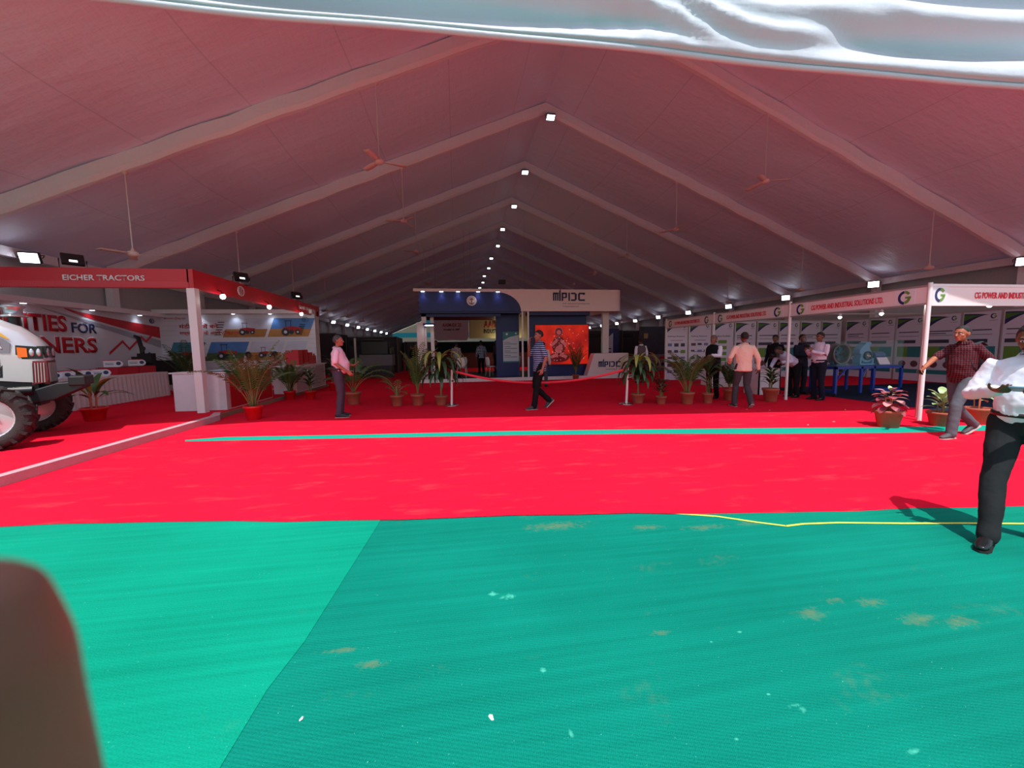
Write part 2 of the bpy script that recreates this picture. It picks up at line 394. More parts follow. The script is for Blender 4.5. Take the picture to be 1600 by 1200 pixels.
# side walls and far gable
b = MB(); b.grid(lambda u, v: (XL-.25, 5.2+(YEND-5.2)*u, (EZ+.4)*v+.03*math.sin(u*160)*0), 60, 2, flip=True); o = b.build('wall_left', M_wallcloth); solid(o, .05, -1); tag(o, kind='structure')
b = MB(); b.grid(lambda u, v: (XE+.25, 5.2+(YEND-5.2)*u, (EZ+.4)*v), 60, 2); o = b.build('wall_right', M_wallcloth); solid(o, .05, -1); tag(o, kind='structure')
M_tealcloth = mat('teal_end_cloth', (60, 165, 175), .7, transl=.6)
M_creamcloth = mat('cream_end_cloth', (215, 200, 170), .7, transl=.5)
b = MB()
for i in range(12):
    z0, z1 = i*.9, (i+1)*.9
    b.m = 0 if i in (0, 1, 2, 4, 7, 9, 10, 11) else 1
    if i < 3: b.m = 2
    xs = [XL-.2+(XE-XL+.4)*j/40 for j in range(41)]
    vs = [(x, YEND+.02, min(z0, roofz(x)+.3)) for x in xs]+[(x, YEND+.02, min(z1, roofz(x)+.3)) for x in xs]
    b.add(vs, [(j, j+1, 42+j, 41+j) for j in range(40)], False)
o = b.build('wall_back', [M_tealcloth, M_creamcloth, mat('dark_end_cloth', (60, 60, 66), .8)]); tag(o, kind='structure')
# frames: cloth-wrapped rafters and eave posts
for k in range(0, 15):
    Y = YF(k); b = MB()
    for s in (-1, 1):
        xe = XL if s < 0 else XE
        n_ = 26; pts = []; 
        for i in range(n_+1):
            x = XR+(xe-XR)*i/n_; pts.append(V((x, Y+.015*math.sin(i*1.7+k), roofz(x)+.1+.012*math.sin(i*2.3+k*2))))
        def sec(p, j):
            a = .13+.012*math.sin(j*1.9+k); h_ = .19
            return [p+V((0, -a, h_)), p+V((0, -a, -h_*.55)), p+V((0, -a*.45, -h_)), p+V((0, a*.45, -h_)), p+V((0, a, -h_*.55)), p+V((0, a, h_))]
        vs = []
        for j, p in enumerate(pts): vs += sec(p, j)
        fs = [(j*6+i, j*6+(i+1) % 6, (j+1)*6+(i+1) % 6, (j+1)*6+i) for j in range(n_) for i in range(6)]
        if s > 0: fs = [f[::-1] for f in fs]
        b.add(vs, fs, False)
        b.b2((xe-.12, Y-.12, 0), (xe+.12, Y+.12, EZ+.25))
    tag(b.build('trim_%d' % (k+1), M_wrap), kind='structure')
# eave beams
for i, x in enumerate((XL, XE)):
    b = MB(); b.b2((x-.1, 5.2, EZ-.05), (x+.1, YEND, EZ+.2)); tag(b.build('trim_%d' % (20+i), M_wrap), kind='structure')

# ---------------------------------------------------------------- entrance drape
M_drape = fabric_mat('white_satin_drape', (236, 240, 250), wr=.25, transl=.3)
def edgeY(x): return 5.9-(x+4)*1.1/13
def drape(u, v):
    x = -13+36*u; Y = edgeY(x)
    z0 = 1.48+.733*Y+.02*math.sin(x*.8+.5)-.008*math.sin(x*1.9)
    if v < .08:                                   # rolled hem
        a = v/.08*PI*1.5; return (x, Y-.05*math.sin(a), z0+.055*(1-math.cos(a))*.7)
    t = (v-.08)/.92
    hz = 4.9*t; lean = hz*.2                      # leans back towards the entrance, almost along the sun rays
    g = 0
    # long sagging swags: rolls of cloth running with the hem
    for cx, wd, zc, am in ((-1.2, 4.2, .27, .42), (8.6, 3.9, .36+.055*(x-6), .42), (6.5, 3.5, 1.15, .4), (1.0, 3.5, 1.1, .35), (13, 5, .9, .4), (-9, 4, .8, .4)):
        e = ((x-cx)/wd)**2
        if e < 1:
            zz = zc*(1-.15*e); g += am*(1-e)*math.exp(-((hz-zz)/(.17 if zc < .8 else .3))**2)
    # fine gathers fanning out from the support at x = 3
    dx = x-3.3
    gth = .035*math.sin(hz*22+dx*3.1+2*math.sin(dx*2.2))*math.exp(-(dx/2.2)**2)+.02*math.sin(hz*11+dx*1.3)
    gth += .018*math.sin(x*16+hz*3)*math.exp(-((x-2.6)/1.5)**2)
    gth *= min(1, hz*4)
    return (x, Y-.09-lean+g+gth, z0+.08+hz)
b = MB(); b.grid(drape, 420, 110)
o = b.build('entrance_drape', M_drape); solid(o, .006, 0)
tag(o, 'billowing white satin drape hung across the top of the tent entrance', 'drape')
# unseen gable cloth, added to stop sun passing over the drape
b = MB(); b.grid(lambda u, v: (-13+36*u, edgeY(-13+36*u)+.25, 6.4+6.4*v), 30, 4)
o = b.build('wall_front_sun_block', M_wallcloth); solid(o, .05, 0); tag(o, kind='structure')

# ---------------------------------------------------------------- carpets on the ground
M_netl = net_mat('green_shade_net_light', (0, 143, 115), .12, .35)
M_netd = net_mat('green_shade_net', (0, 121, 103), .28, 1.0)
M_mat2 = net_mat('smooth_green_matting', (0, 126, 104), .1, .2)
M_redc = carpet_mat('red_carpet', (226, 12, 48))
M_redc2 = carpet_mat('red_platform_carpet', (224, 12, 46), .2)
M_gstrip = carpet_mat('green_carpet_strip', (14, 158, 135), .3)
UPF = (V((0, 0, 0)), V((1, 0, 0)), V((0, 1, 0)))
def sheet(name, pts, z0, z1, material, label, cat):
    b = MB(); b.prism(UPF, pts, z0, z1); return tag(b.build(name, material), label, cat)
def frontY(x):   # front edge of the red carpet
    return 3.86-(x+4)*.1322+.025*math.sin(x*1.7)+.012*math.sin(x*5.1)
sheet('green_floor_net', [(-18, -9), (-1.05, -9), (-.95, 0), (-.88, 1.39), (-.865, 1.72), (-.81, 2.0), (-.70, 3.3), (-.66, 4.2), (-18, 6.5)], -.0093, -.0066, M_netl, 'bright plain green net laid at the left foreground, lighter than its neighbour', 'ground net')
sheet('green_floor_net', [(-2, -9), (20, -9), (20, 4.2), (-2, 4.4)], -.0135, -.0095, M_netd, 'darker scuffed green net with mud stains covering the middle and right foreground', 'ground net')
yl = [(1.85, 3.09), (2.2, 2.96), (2.45, 2.8), (2.63, 2.7), (2.8, 2.71), (3.1, 2.68), (3.6, 2.58), (4.08, 2.5), (4.6, 2.4), (6.5, 2.05), (9, 1.6)]
gm = empty('green_edge_mat', (4, 3, -.006), 0, 'smooth green mat with bright yellow edging tucked under the red carpet', 'mat')
b = MB(); b.prism(UPF, yl+[(9, 2.4), (1.85, 3.3)], -.0092, -.0042); b.build('matting', M_mat2, None).parent = gm
kids(gm)[0].matrix_parent_inverse = Matrix.Translation((-4, -3, .006))
b = MB()
for i in range(len(yl)-1):
    a, c = V((*yl[i], 0)), V((*yl[i+1], 0)); n_ = V((-(c-a).y, (c-a).x, 0)).normalized()*.022
    b.prism(UPF, [(a.x, a.y), (c.x, c.y), (c.x+n_.x, c.y+n_.y), (a.x+n_.x, a.y+n_.y)], -.0042, -.0036)
o = b.build('yellow_edging', mat('yellow_tape', (250, 225, 70), .6)); o.parent = gm; o.matrix_parent_inverse = Matrix.Translation((-4, -3, .006)); o['label'] = 'yellow edging'
pts = [(x*.5, frontY(x*.5)) for x in range(-22, 37)]+[(18.7, 1.0), (18.7, 60), (-11.3, 60), (-11.3, 5)]
sheet('red_carpet', pts, -.0034, 0, M_redc, 'large red carpet covering the tent floor from the sunny strip inward', 'carpet')
gs = [(-4.55, 7.14), (-4.0, 7.26), (-1.9, 7.0), (.95, 6.72), (3.0, 6.42), (5.6, 6.0), (7.5, 5.66), (9.5, 5.45), (11.5, 5.2), (11.5, 4.82), (9.3, 5.1), (7.1, 5.3), (5.3, 5.6), (2.9, 6.1), (.9, 6.4), (-2.2, 6.78), (-4.49, 7.05)]
sheet('green_carpet_strip', gs, .0005, .004, M_gstrip, 'narrow green carpet strip laid across the red carpet near the shade line', 'carpet strip')
# litter on the carpets
def scrap(x, y, z, sz, mt, label, cat='litter'):
    b = MB(); a = random.random()*6
    R = Matrix.Rotation(a, 3, 'Z')
    q = [R @ V((sz*px, sz*py, 0)) for px, py in ((-1, -.35), (.2, -.6), (1, -.1), (.7, .5), (-.3, .45), (-.9, .2))]
    b.prism(UPF, [(x+p.x, y+p.y) for p in q], z, z+.002); b.prism(UPF, [(x+p.x*.5+sz*.2, y+p.y*.5) for p in q], z+.002, z+.008)
    tag(b.build('paper_scrap', mt), label, cat, 'paper scraps')
scrap(.1, 1.44, -.009, .015, M_white, 'white scrap of paper on the dark green net, bottom centre')
scrap(-.66, 1.55, -.006, .010, M_white, 'tiny white scrap on the bright green net near the fingertip')
for q, nm in (((6.5, 7.9), 'pale scrap on the shaded red carpet just right of the man in beige'), ((6.9, 7.7), 'pale scrap on the red carpet beside the stall corner post'), ((8.5, 7.4), 'pale scrap on shaded carpet left of the pink-leaved plant'), ((7.0, 6.3), 'pale scrap on sunlit carpet just behind the green strip'), ((6.3, 6.15), 'pale scrap on sunlit carpet left of the pink-leaved plant')):
    scrap(q[0], q[1], 0, .022, mat('pale_scrap', (225, 180, 150), .8), nm)

# ================================================================== LEFT (TRACTOR) STAND
PX0, PX1, PY0, PY1 = -11.4, -5.15, 3.6, 17.2; PZ = .11
b = MB(); b.b2((PX0, 3.5, 0), (-5.22, 16.9, PZ-.012)); plat = b.build('stand_platform', mat('platform_wood', (150, 120, 100), .8)); tag(plat, 'low raised platform under the tractor stand at left', 'platform')
b = MB(); b.b2((PX0, 3.5, PZ-.012), (-5.26, 16.9, PZ)); b.build('platform_carpet', M_redc2, plat)['label'] = 'red carpet top'
b = MB(); b.prism(UPF, [(-5.22, 3.5), (-5.1, 3.5), (-5.08, 9.1), (-5.3, 9.55), (-5.42, 9.5), (-5.22, 9.0)], 0, PZ+.006); b.build('kerb_board', mat('pinkish_kerb_board', (190, 150, 158), .7, bump=.2, var=.15), plat)['label'] = 'pale pinkish kerb board'
# red canopy fascia on posts
t = empty('canopy_fascia', (-5.69, 9.6, 0), 0, 'red canopy fascia with white lettering on a white post around the tractor stand', 'fascia')
def pbuild(b, name, m, parent):   # world coordinates under a moved parent
    o = b.build(name, m, parent); o.matrix_parent_inverse = parent.matrix_basis.inverted(); return o
def ptext(parent, *a, **k):
    o = text(*a, parent=parent, **k); o.matrix_parent_inverse = parent.matrix_basis.inverted(); return o
def basis(e): return Matrix.Translation(e.location) @ e.rotation_euler.to_matrix().to_4x4()
def adopt(o, parent): o.parent = parent; o.matrix_parent_inverse = basis(parent).inverted(); return o
def pbuild(b, name, m, parent): return adopt(b.build(name, m), parent)
def ptext(parent, body, fr, x, y, h, wd, m, **k): return adopt(text(body, fr, x, y, h, wd, m, None, **k), parent)
b = MB(); b.b2((-12.4, 9.5, 2.86), (-5.69, 9.62, 3.26)); b.b2((-5.72, 9.5, 2.86), (-5.6, 17.4, 3.26)); pbuild(b, 'fascia_board', M_redpanel, t)
m, n, l, bb, o_ = newmat('halftone_red'); vo = n.new('ShaderNodeTexVoronoi'); vo.inputs['Scale'].default_value = 38; vo.inputs['Randomness'].default_value = 0; l.new(o_, vo.inputs[0])
l.new(mixc(n, l, mth(n, l, 'LESS_THAN', vo.outputs[0], .3), lin((185, 12, 34)), lin((225, 130, 145))), bb.inputs[0])
b = MB(); b.b2((-12.4, 9.494, 2.87), (-5.69, 9.5, 2.98)); pbuild(b, 'halftone_band', m, t)
b = MB(); b.b2((-5.76, 9.51, PZ+.002), (-5.6, 9.67, 2.86)); pbuild(b, 'post', M_whitemetal, t)
b = MB(); b.b2((-5.70, 17.1, 0.001), (-5.6, 17.25, 3.05)); pbuild(b, 'post', M_whitemetal, t)
ptext(t, 'EICHER TRACTORS', FY(-8.05, 9.494, 3.0), 0, 0, .115, 1.52, M_whitemetal, bold=.02)
ptext(t, 'EICHER TRACTORS', FXp(-5.6, 15.3, 3.0), 0, 0, .11, 1.5, M_whitemetal, bold=.02)
def e_logo(fr, r, parent, m1=M_whitemetal, m2=M_redpanel):
    b = MB(); b.arc(fr, 0, 0, r*.84, r, 0, 360, .001, .012, sx=1.25, k=28); b.arc(fr, 0, 0, r*.62, r*.7, 60, 300, .001, .012, sx=1.2, k=20)
    b.rect(fr, -r*.28, -r*.42, -r*.1, r*.42, .001, .012)
    for yy in (-.42, -.08, .26): b.rect(fr, -r*.28, r*yy, r*.36, r*(yy+.15), .001, .012)
    o = b.build('round_emblem', m1); adopt(o, parent); return o
e_logo(FXp(-5.6, 11.4, 3.06), .13, t)
# three bulbs on the aisle side
for i, (y, nm) in enumerate(((10.35, 'front'), (12.7, 'middle'), (15.15, 'rear'))):
    q = empty('spot_lamp', (-5.52, y, 2.86), 0, 'glowing white bulb lamp under the red fascia, the %s one of three' % nm, 'lamp', 'bulb lamps under the red fascia')
    b = MB(); b.tube([(-.09, 0, .08), (0, 0, .05), (.02, 0, .0), (.03, 0, -.02)], .012); b.cyl((.02, 0, 0), (.03, 0, -.03), .035, .045); b.build('lamp_holder', M_black, q)
    b = MB(); b.ell((.03, 0, -.075), (.06, .06, .065)); b.build('bulb', M_glow, q)
    lamp('POINT', (-5.49, y, 2.66), 7, (1, .95, .88), .06)
# rear and left display walls of the stand
M_wallprint = mat('pale_grey_print', (205, 206, 216), .5, var=.04, vscale=1.5)
BW = empty('display_wall', (-8.3, 16.5, 0), 0, 'white slatted display wall with tractor photographs behind the seated men', 'display wall')
b = MB(); b.b2((-11.05, 16.5, PZ), (-5.5, 16.62, 2.9)); pbuild(b, 'wall_panel', M_wallprint, BW)
b = MB(); b.b2((-11.05, 16.22, 2.9), (-5.5, 16.62, 3.05)); pbuild(b, 'cornice', M_white, BW)
b = MB()
for i in range(14): b.b2((-11, 16.496, .3+i*.18), (-5.52, 16.5, .306+i*.18))
pbuild(b, 'slat_groove', mat('groove_grey', (150, 152, 165), .6), BW)
fr = FY(0, 16.495, 0)
M_sky1 = mat('printed_sky', (70, 120, 185), .5, var=.3, vscale=2); M_field = mat('printed_field', (165, 115, 60), .5, var=.25, vscale=5); M_fieldg = mat('printed_grass', (70, 95, 50), .5, var=.3, vscale=6)
M_photor = mat('printed_red_tractor', (165, 25, 30), .5); M_cloud = mat('printed_cloud', (190, 195, 215), .5, var=.3, vscale=2.5)
def para(b, x0, y0, x1, y1, sk, d0, d1): b.prism(fr, [(x0, y0), (x1, y0), (x1+sk, y1), (x0+sk, y1)], d0, d1)
def tractor_picture(x, y, s, skym, grm, wd=1.5, ht=.72, sk=.28):
    b = MB(); b.m = 0; para(b, x, y+ht*.42, x+wd, y+ht, sk*.58, .001, .004)
    # shift for skew at the lower part
    b.m = 1; para(b, x-sk*.42, y, x+wd-sk*.42, y+ht*.42, sk*.42, .001, .004)
    cx, cy = x+wd*.5, y+ht*.28
    b.m = 2; b.prism(fr, [(cx-.28*s, cy), (cx+.36*s, cy), (cx+.38*s, cy+.16*s), (cx+.05*s, cy+.2*s), (cx, cy+.2*s), (cx-.3*s, cy+.16*s)], .004, .007)
    b.m = 3
    for dx, r in ((-.2, .15), (.25, .10), (.02, .09)): b.disc(fr, cx+dx*s, cy-.02*s, r*s, .007, .009)
    b.b2
    for dx in (-.18, .0): b.rect(fr, cx+dx*s, cy+.15*s, cx+(dx+.02)*s, cy+.42*s, .004, .007)
    b.rect(fr, cx-.22*s, cy+.4*s, cx+.06*s, cy+.43*s, .004, .007)
    b.m = 4
    for dx, r in ((-.2, .06), (.25, .04)): b.disc(fr, cx+dx*s, cy-.02*s, r*s, .009, .010)
    pbuild(b, 'tractor_photograph', [skym, grm, M_photor, M_dark, M_cloud], BW)
tractor_picture(-8.75, 2.02, .8, M_cloud, M_field)
tractor_picture(-7.15, 2.02, 1, M_sky1, M_field)
tractor_picture(-9.45, 1.12, 1, M_sky1, M_fieldg, wd=1.35)
tractor_picture(-8.0, 1.12, .7, M_cloud, M_field, wd=1.2)
tractor_picture(-6.7, 1.12, .4, M_cloud, M_field, wd=.75)
tractor_picture(-10.75, 1.12, .8, mat('printed_teal_sky', (60, 125, 150), .5), M_fieldg, wd=1.1)
tractor_picture(-9.3, .2, .5, M_cloud, M_sky1, wd=1.8)
b = MB()
for i in range(6):
    b.m = 0; para(b, -9.15+i*.03, 2.1+i*.095, -8.92+i*.03, 2.13+i*.095, .0, .001, .004)
    b.m = 1; para(b, -5.5-.75+i*.03+.03, 2.1+i*.075, -6.0+i*.03, 2.135+i*.075, .0, .001, .004)
pbuild(b, 'printed_bars', [M_dark, M_red], BW)
ptext(BW, 'मंडीदीप में बने', FY(-10.35, 16.495, 2.35), 0, 0, .2, 1.35, M_red, bold=.01)
ptext(BW, 'मध्यप्रदेश के अपने ट्रैक्टर्स !', FY(-10.35, 16.495, 2.08), 0, 0, .2, 2.2, M_red, bold=.01)
ptext(BW, 'आयशर ट्रैक्टर्स', FY(-10.85, 16.495, 2.68), 0, 0, .11, .75, M_red)
e_logo(FY(-5.85, 16.49, 2.68), .1, BW, M_navy)
for i, x in enumerate((-9.6, -8.35, -7.05)):
    q = empty('downlight', (x, 16.32, 2.9), 0, 'small round downlight in the cornice above the tractor photographs, %s of three' % ('left', 'middle', 'right')[i], 'light', 'downlights over the tractor photographs')
    b = MB(); b.cyl((0, 0, 0), (0, 0, -.012), .07); b.build('rim', M_whitemetal, q)
    b = MB(); b.cyl((0, 0, -.012), (0, 0, -.018), .055); b.build('lens', M_glowc, q)
    lamp('SPOT', (x, 16.32, 2.87), 8, (.8, .9, 1), .04, (0, .18, -1), spread=110)
# left wall, running back from the tractor
LW = empty('display_wall', (-11, 13, 0), 0, 'grey display wall behind the tractor printed with large red lettering and a rising arrow', 'display wall')
b = MB(); b.b2((-11.15, 6.0, PZ), (-11, 16.5, 2.78)); pbuild(b, 'wall_panel', M_wallprint, LW)
b = MB(); b.b2((-11.15, 6.0, 2.78), (-10.75, 16.5, 2.93)); pbuild(b, 'cornice', M_white, LW)
lf = FXp(-10.995, 0, 0)
M_outline = mat('white_outline_print', (225, 222, 228), .5)
ptext(LW, 'OPPORTUNITIES', FXp(-10.995, 8.75, 2.07), 0, 0, .50, 4.2, M_outline, bold=.05, name='lettering_outline', depth=.002)
ptext(LW, 'OPPORTUNITIES', FXp(-10.995, 8.77, 2.09), 0, 0, .46, 4.15, M_red, bold=.03, depth=.006)
ptext(LW, 'FOR', FXp(-10.995, 13.05, 2.08), 0, 0, .3, .8, M_navy, bold=.02)
ptext(LW, 'PARTNERS', FXp(-10.995, 10.42, 1.47), 0, 0, .50, 3.4, M_outline, bold=.05, name='lettering_outline', depth=.002)
ptext(LW, 'PARTNERS', FXp(-10.995, 10.45, 1.49), 0, 0, .46, 3.35, M_red, bold=.03)
b = MB()
def sw(u0, u1, ya, yb, m, d):
    k = 14; b.m = m; A = [(u0+(u1-u0)*i/k, ya(i/k)) for i in range(k+1)]; B = [(u0+(u1-u0)*i/k, yb(i/k)) for i in range(k, -1, -1)]
    b.prism(lf, A+B, d, d+.003)
sw(12.9, 16.45, lambda t_: 2.77-.75*t_**.8-.02, lambda t_: 2.77-.35*t_**.8, 0, .004)
sw(12.3, 16.45, lambda t_: 2.7-1.05*t_, lambda t_: 2.72-.8*t_, 1, .001)
ar = [(14.2, 1.45), (14.75, 1.85), (15.0, 1.6), (15.55, 2.02), (15.75, 1.86), (16.15, 2.18)]
b.m = 0
for i in range(5):
    (x0, y0_), (x1, y1_) = ar[i], ar[i+1]; b.prism(lf, [(x0, y0_-.04), (x1, y1_-.04), (x1, y1_+.05), (x0, y0_+.05)], .004, .008)
b.prism(lf, [(16.02, 2.26), (16.32, 2.33), (16.25, 2.03)], .004, .009)
b.m = 2; b.prism(lf, [(15.5, 1.05), (15.65, 1.35), (15.85, 1.5), (16.05, 1.35), (16.3, 1.0), (15.9, .95)], .004, .008)
b.m = 3; b.disc(lf, 15.62, 1.62, .07, .004, .008)
b.m = 1; b.prism(lf, [(14.8, .5), (15.4, .9), (16.4, .6), (16.4, .2), (14.8, .2)], .001, .003)
pbuild(b, 'printed_artwork', [M_red, mat('grey_swoosh', (150, 152, 165), .5), mat('blue_shirt_print', (35, 75, 150), .5), M_dark], LW)
e_logo(FXp(-10.99, 16.1, 2.62), .09, LW, M_navy)
for i, y in enumerate((9.6, 11.7, 13.6, 15.4)):
    q = empty('downlight', (-10.86, y, 2.78), 0, 'small round downlight in the cornice above the red lettering, %s from the front' % ORD[i].replace('nearest', 'first'), 'light', 'downlights over the red lettering')
    b = MB(); b.cyl((0, 0, 0), (0, 0, -.012), .07); b.build('rim', M_whitemetal, q)
    b = MB(); b.cyl((0, 0, -.012), (0, 0, -.018), .055); b.build('lens', M_glowc, q)
    lamp('SPOT', (-10.86, y, 2.75), 6, (.8, .9, 1), .04, (-.15, 0, -1), spread=110)
# draped table with red trays and small boards
def cloth_table(name, x0, y0, x1, y1, h, label):
    b = MB(); per = []
    L = [((x0, y0), (x1, y0)), ((x1, y0), (x1, y1)), ((x1, y1), (x0, y1)), ((x0, y1), (x0, y0))]
    for (a, c) in L:
        a, c = V((*a, 0)), V((*c, 0)); k = int((c-a).length/.03); nn = V(((c-a).y, -(c-a).x, 0)).normalized()
        for i in range(k): per.append((a+(c-a)*i/k, nn, i))
    n_ = len(per); zs = [0, .3, .7, .95, 1]
    vs = []
    for z in zs:
        for i, (p, nn, j) in enumerate(per):
            am = (1-z)*.03+.004
            q = p+nn*(am*math.sin(i*1.35)+.02*(1-z)); vs.append((q.x, q.y, PZ+(h-PZ)*z+.003))
    fs = [(j*n_+i, j*n_+(i+1) % n_, (j+1)*n_+(i+1) % n_, (j+1)*n_+i) for j in range(4) for i in range(n_)]
    fs.append(tuple(range(4*n_, 5*n_)))
    b.add(vs, fs, True); o = b.build('tablecloth', mat('cream_tablecloth', (205, 195, 195), .8, bump=.2, bscale=9))
    t_ = empty(name, ((x0+x1)/2, (y0+y1)/2, PZ), 0, label, 'table'); adopt(o, t_)
    for x in (x0+.08, x1-.08):
        for y in (y0+.08, y1-.08):
            b = MB(); b.b2((x-.02, y-.02, PZ+.002), (x+.02, y+.02, h-.02)); adopt(b.build('leg', M_alu), t_)
    return t_
cloth_table('display_table', -10.4, 10.2, -9.1, 13.8, .86, 'long table under a pleated cream cloth behind the tractor')
cloth_table('display_table', -10.9, 15.45, -9.6, 16.1, .3, 'low cloth-covered plinth under the dark box stand by the back wall')
def red_tray(x0, y0, x1, y1, z, label):
    b = MB(); t_ = empty('display_box', ((x0+x1)/2, (y0+y1)/2, z), 0, label, 'box')
    b.b2((x0, y0, z), (x1, y1, z+.2)); adopt(b.build('box_body', M_redpanel), t_)
    b = MB(); b.b2((x0+.03, y0+.03, z+.2), (x1-.03, y1-.03, z+.215)); adopt(b.build('lid', mat('dark_red', (120, 12, 25), .5), None), t_)
red_tray(-9.9, 12.3, -9.35, 13.0, .863, 'bright red display box on the cream tablecloth')
red_tray(-9.95, 13.1, -9.4, 13.75, .863, 'dark red display box beside the bright one at the table end')
def tent_card(x, y, z, label, rz=.6):
    t_ = empty('info_card', (x, y, z), rz, label, 'card', 'small printed display cards')
    b = MB(); f = FY(0, 0, 0)
    b.prism(f, [(-.2, 0), (.12, 0), (.17, .03), (.2, .09), (.17, .15), (.12, .18), (-.2, .18)], -.01, .01); b.box((-.05, .05, .01), (.25, .1, .02)); b.build('card_board', M_white, t_)
    b = MB(); b.m = 0; b.disc(f, .1, .1, .05, .01, .013); b.rect(f, -.17, .07, .0, .085, .01, .013); b.rect(f, -.17, .11, .0, .12, .01, .013); b.m = 1; b.prism(f, [(-.2, .18), (.12, .18), (.17, .15), (.12, .2), (-.2, .2)], -.01, .012)
    b.build('print', [M_navy, M_red], t_)
tent_card(-9.6, 12.5, 1.08, 'small white card on top of the bright red display box')
tent_card(-9.65, 13.4, 1.08, 'small white card on top of the dark red display box')
tent_card(-9.35, 11.75, .864, 'small white card lying in front of the red boxes on the tablecloth')
for i in range(5): tent_card(-9.5, 9.9+.27*i+.45, .864, 'small white card in the row at the front end of the cream table')
b = MB(); b.b2((-10.7, 15.5, .305), (-9.9, 16.0, 1.15)); b.b2((-10.75, 15.45, 1.15), (-9.85, 16.05, 1.19)); tag(b.build('dark_pedestal', M_black), 'black pedestal box beside the back wall of the tractor stand', 'pedestal')
tent_card(-10.2, 15.7, 1.19, 'small white card standing on the black pedestal')
tent_card(-9.75, 15.42-.15, PZ, 'small white card on the floor beside the black pedestal', .2)
# cab frame (black machine arm) by the wall
b = MB(); b.tube([(-10.2, 14.2, 2.0), (-10.05, 14.1, 1.95), (-9.95, 14.05, 1.6), (-9.9, 14.0, 1.3)], .06); b.b2((-10.2, 13.95, .11), (-9.8, 14.25, 1.35)); b.b2((-10.0, 13.9, 1.15), (-9.6, 14.1, 1.45))
tag(b.build('loader_machine', M_black), 'black curved machine arm standing behind the cream table', 'machine')
# reception counter near the post
CN = empty('reception_counter', (-5.4, 10.6, 0), 0, 'white reception counter with red front panel behind the white post', 'counter')
b = MB(); b.b2((-6.45, 9.9, PZ+.002), (-5.35, 10.06, .98)); b.b2((-5.5, 9.9, PZ+.002), (-5.35, 12.2, .98)); pbuild(b, 'counter_body', M_white, CN)
b = MB(); b.b2((-5.35, 10.06, PZ+.03), (-5.335, 12.15, .93)); pbuild(b, 'front_panel', M_redpanel, CN)
b = MB(); b.b2((-6.5, 9.87, .98), (-5.3, 10.3, 1.01)); b.b2((-6.0, 9.87, .98), (-5.3, 12.25, 1.01)); pbuild(b, 'counter_top', M_white, CN)
f = FXp(-5.333, 10.9, .55)
b = MB(); b.arc(f, 0, 0, .17, .2, 0, 360, .001, .004, k=28); b.arc(f, 0, 0, .12, .14, 40, 320, .001, .004); b.rect(f, -.06, -.09, -.02, .09, .001, .004)
for yy in (-.09, -.015, .06): b.rect(f, -.06, yy, .07, yy+.03, .001, .004)
b.prism(f, [(-.55, -.02), (-.45, .05), (-.3, .07), (-.4, .0), (-.3, -.03), (-.45, -.09)], .001, .004)
adopt(b.build('round_emblem', mat('pale_pink_print', (215, 150, 160), .5)), CN)
for i, (x, y) in enumerate(((-5.75, 10.5), (-5.7, 10.95), (-5.72, 11.45), (-5.7, 11.9))):
    b = MB(); R = Matrix.Rotation(.3*i, 3, 'Z'); b.box((x, y, 1.018), (.21, .29, .014), R); b.box((x+.01, y+.02, 1.03), (.2, .28, .008), Matrix.Rotation(.3*i+.2, 3, 'Z'))
    tag(b.build('brochure_stack', mat('brochure_paper', (205, 205, 215), .5)), 'stack of pale brochures on the white counter top, %s from the post' % ORD[i].replace('nearest', 'first'), 'brochures', 'brochures on the counter')
# second desk further back with red boxes
D2 = empty('service_desk', (-4.8, 13.6, PZ), 0, 'white angled desk at the far end of the tractor stand', 'desk')
b = MB(); b.b2((-5.7, 13.1, PZ+.002), (-5.13, 13.3, .95)); b.b2((-5.27, 13.1, PZ+.002), (-5.13, 16.2, .95)); pbuild(b, 'desk_body', M_white, D2)
b = MB(); b.b2((-5.75, 13.05, .95), (-5.08, 16.25, .98)); pbuild(b, 'desk_top', M_white, D2)
b = MB(); b.b2((-5.13, 13.4, .14), (-5.12, 14.7, .9)); b.b2((-5.13, 14.8, .14), (-5.12, 16.1, .9)); pbuild(b, 'side_panel', mat('grey_beige_panel', (170, 160, 162), .5), D2)
for i, (y, h_) in enumerate(((14.0, .5), (14.5, .52), (14.95, .42), (15.3, .3))):
    b = MB(); b.b2((-5.65, y, .982), (-5.25, y+.36, .98+h_)); b.b2((-5.27, y+.12, 1.1), (-5.24, y+.2, 1.35)); o = b.build('display_box', M_redpanel)
    tag(o, 'deep red upright box on the far white desk, %s from the front' % ORD[i].replace('nearest', 'first'), 'box', 'red boxes on the far desk')
# white armchair
CH = empty('white_armchair', (-6.62, 13.6, PZ+.002), -2.2+PI, 'white square armchair under the man in the white kurta', 'chair')
b = MB(); b.b2((-.32, -.32, .12), (.32, .32, .42)); bevel(b.build('seat', M_white, CH), .04)
b = MB(); b.b2((-.32, .24, .42), (.32, .34, .95)); bevel(b.build('backrest', M_white, CH), .04)
b = MB(); b.b2((-.3, -.3, 0), (.3, .3, .04)); b.b2((-.05, -.05, .04), (.05, .05, .12)); b.build('base', M_alu, CH)

# ================================================================== TRACTOR
TR = empty('tractor', (-7.01, 7.2, PZ), math.atan2(.40, .92)+.09, 'silver farm tractor with ribbed tyres parked at the left edge', 'tractor')
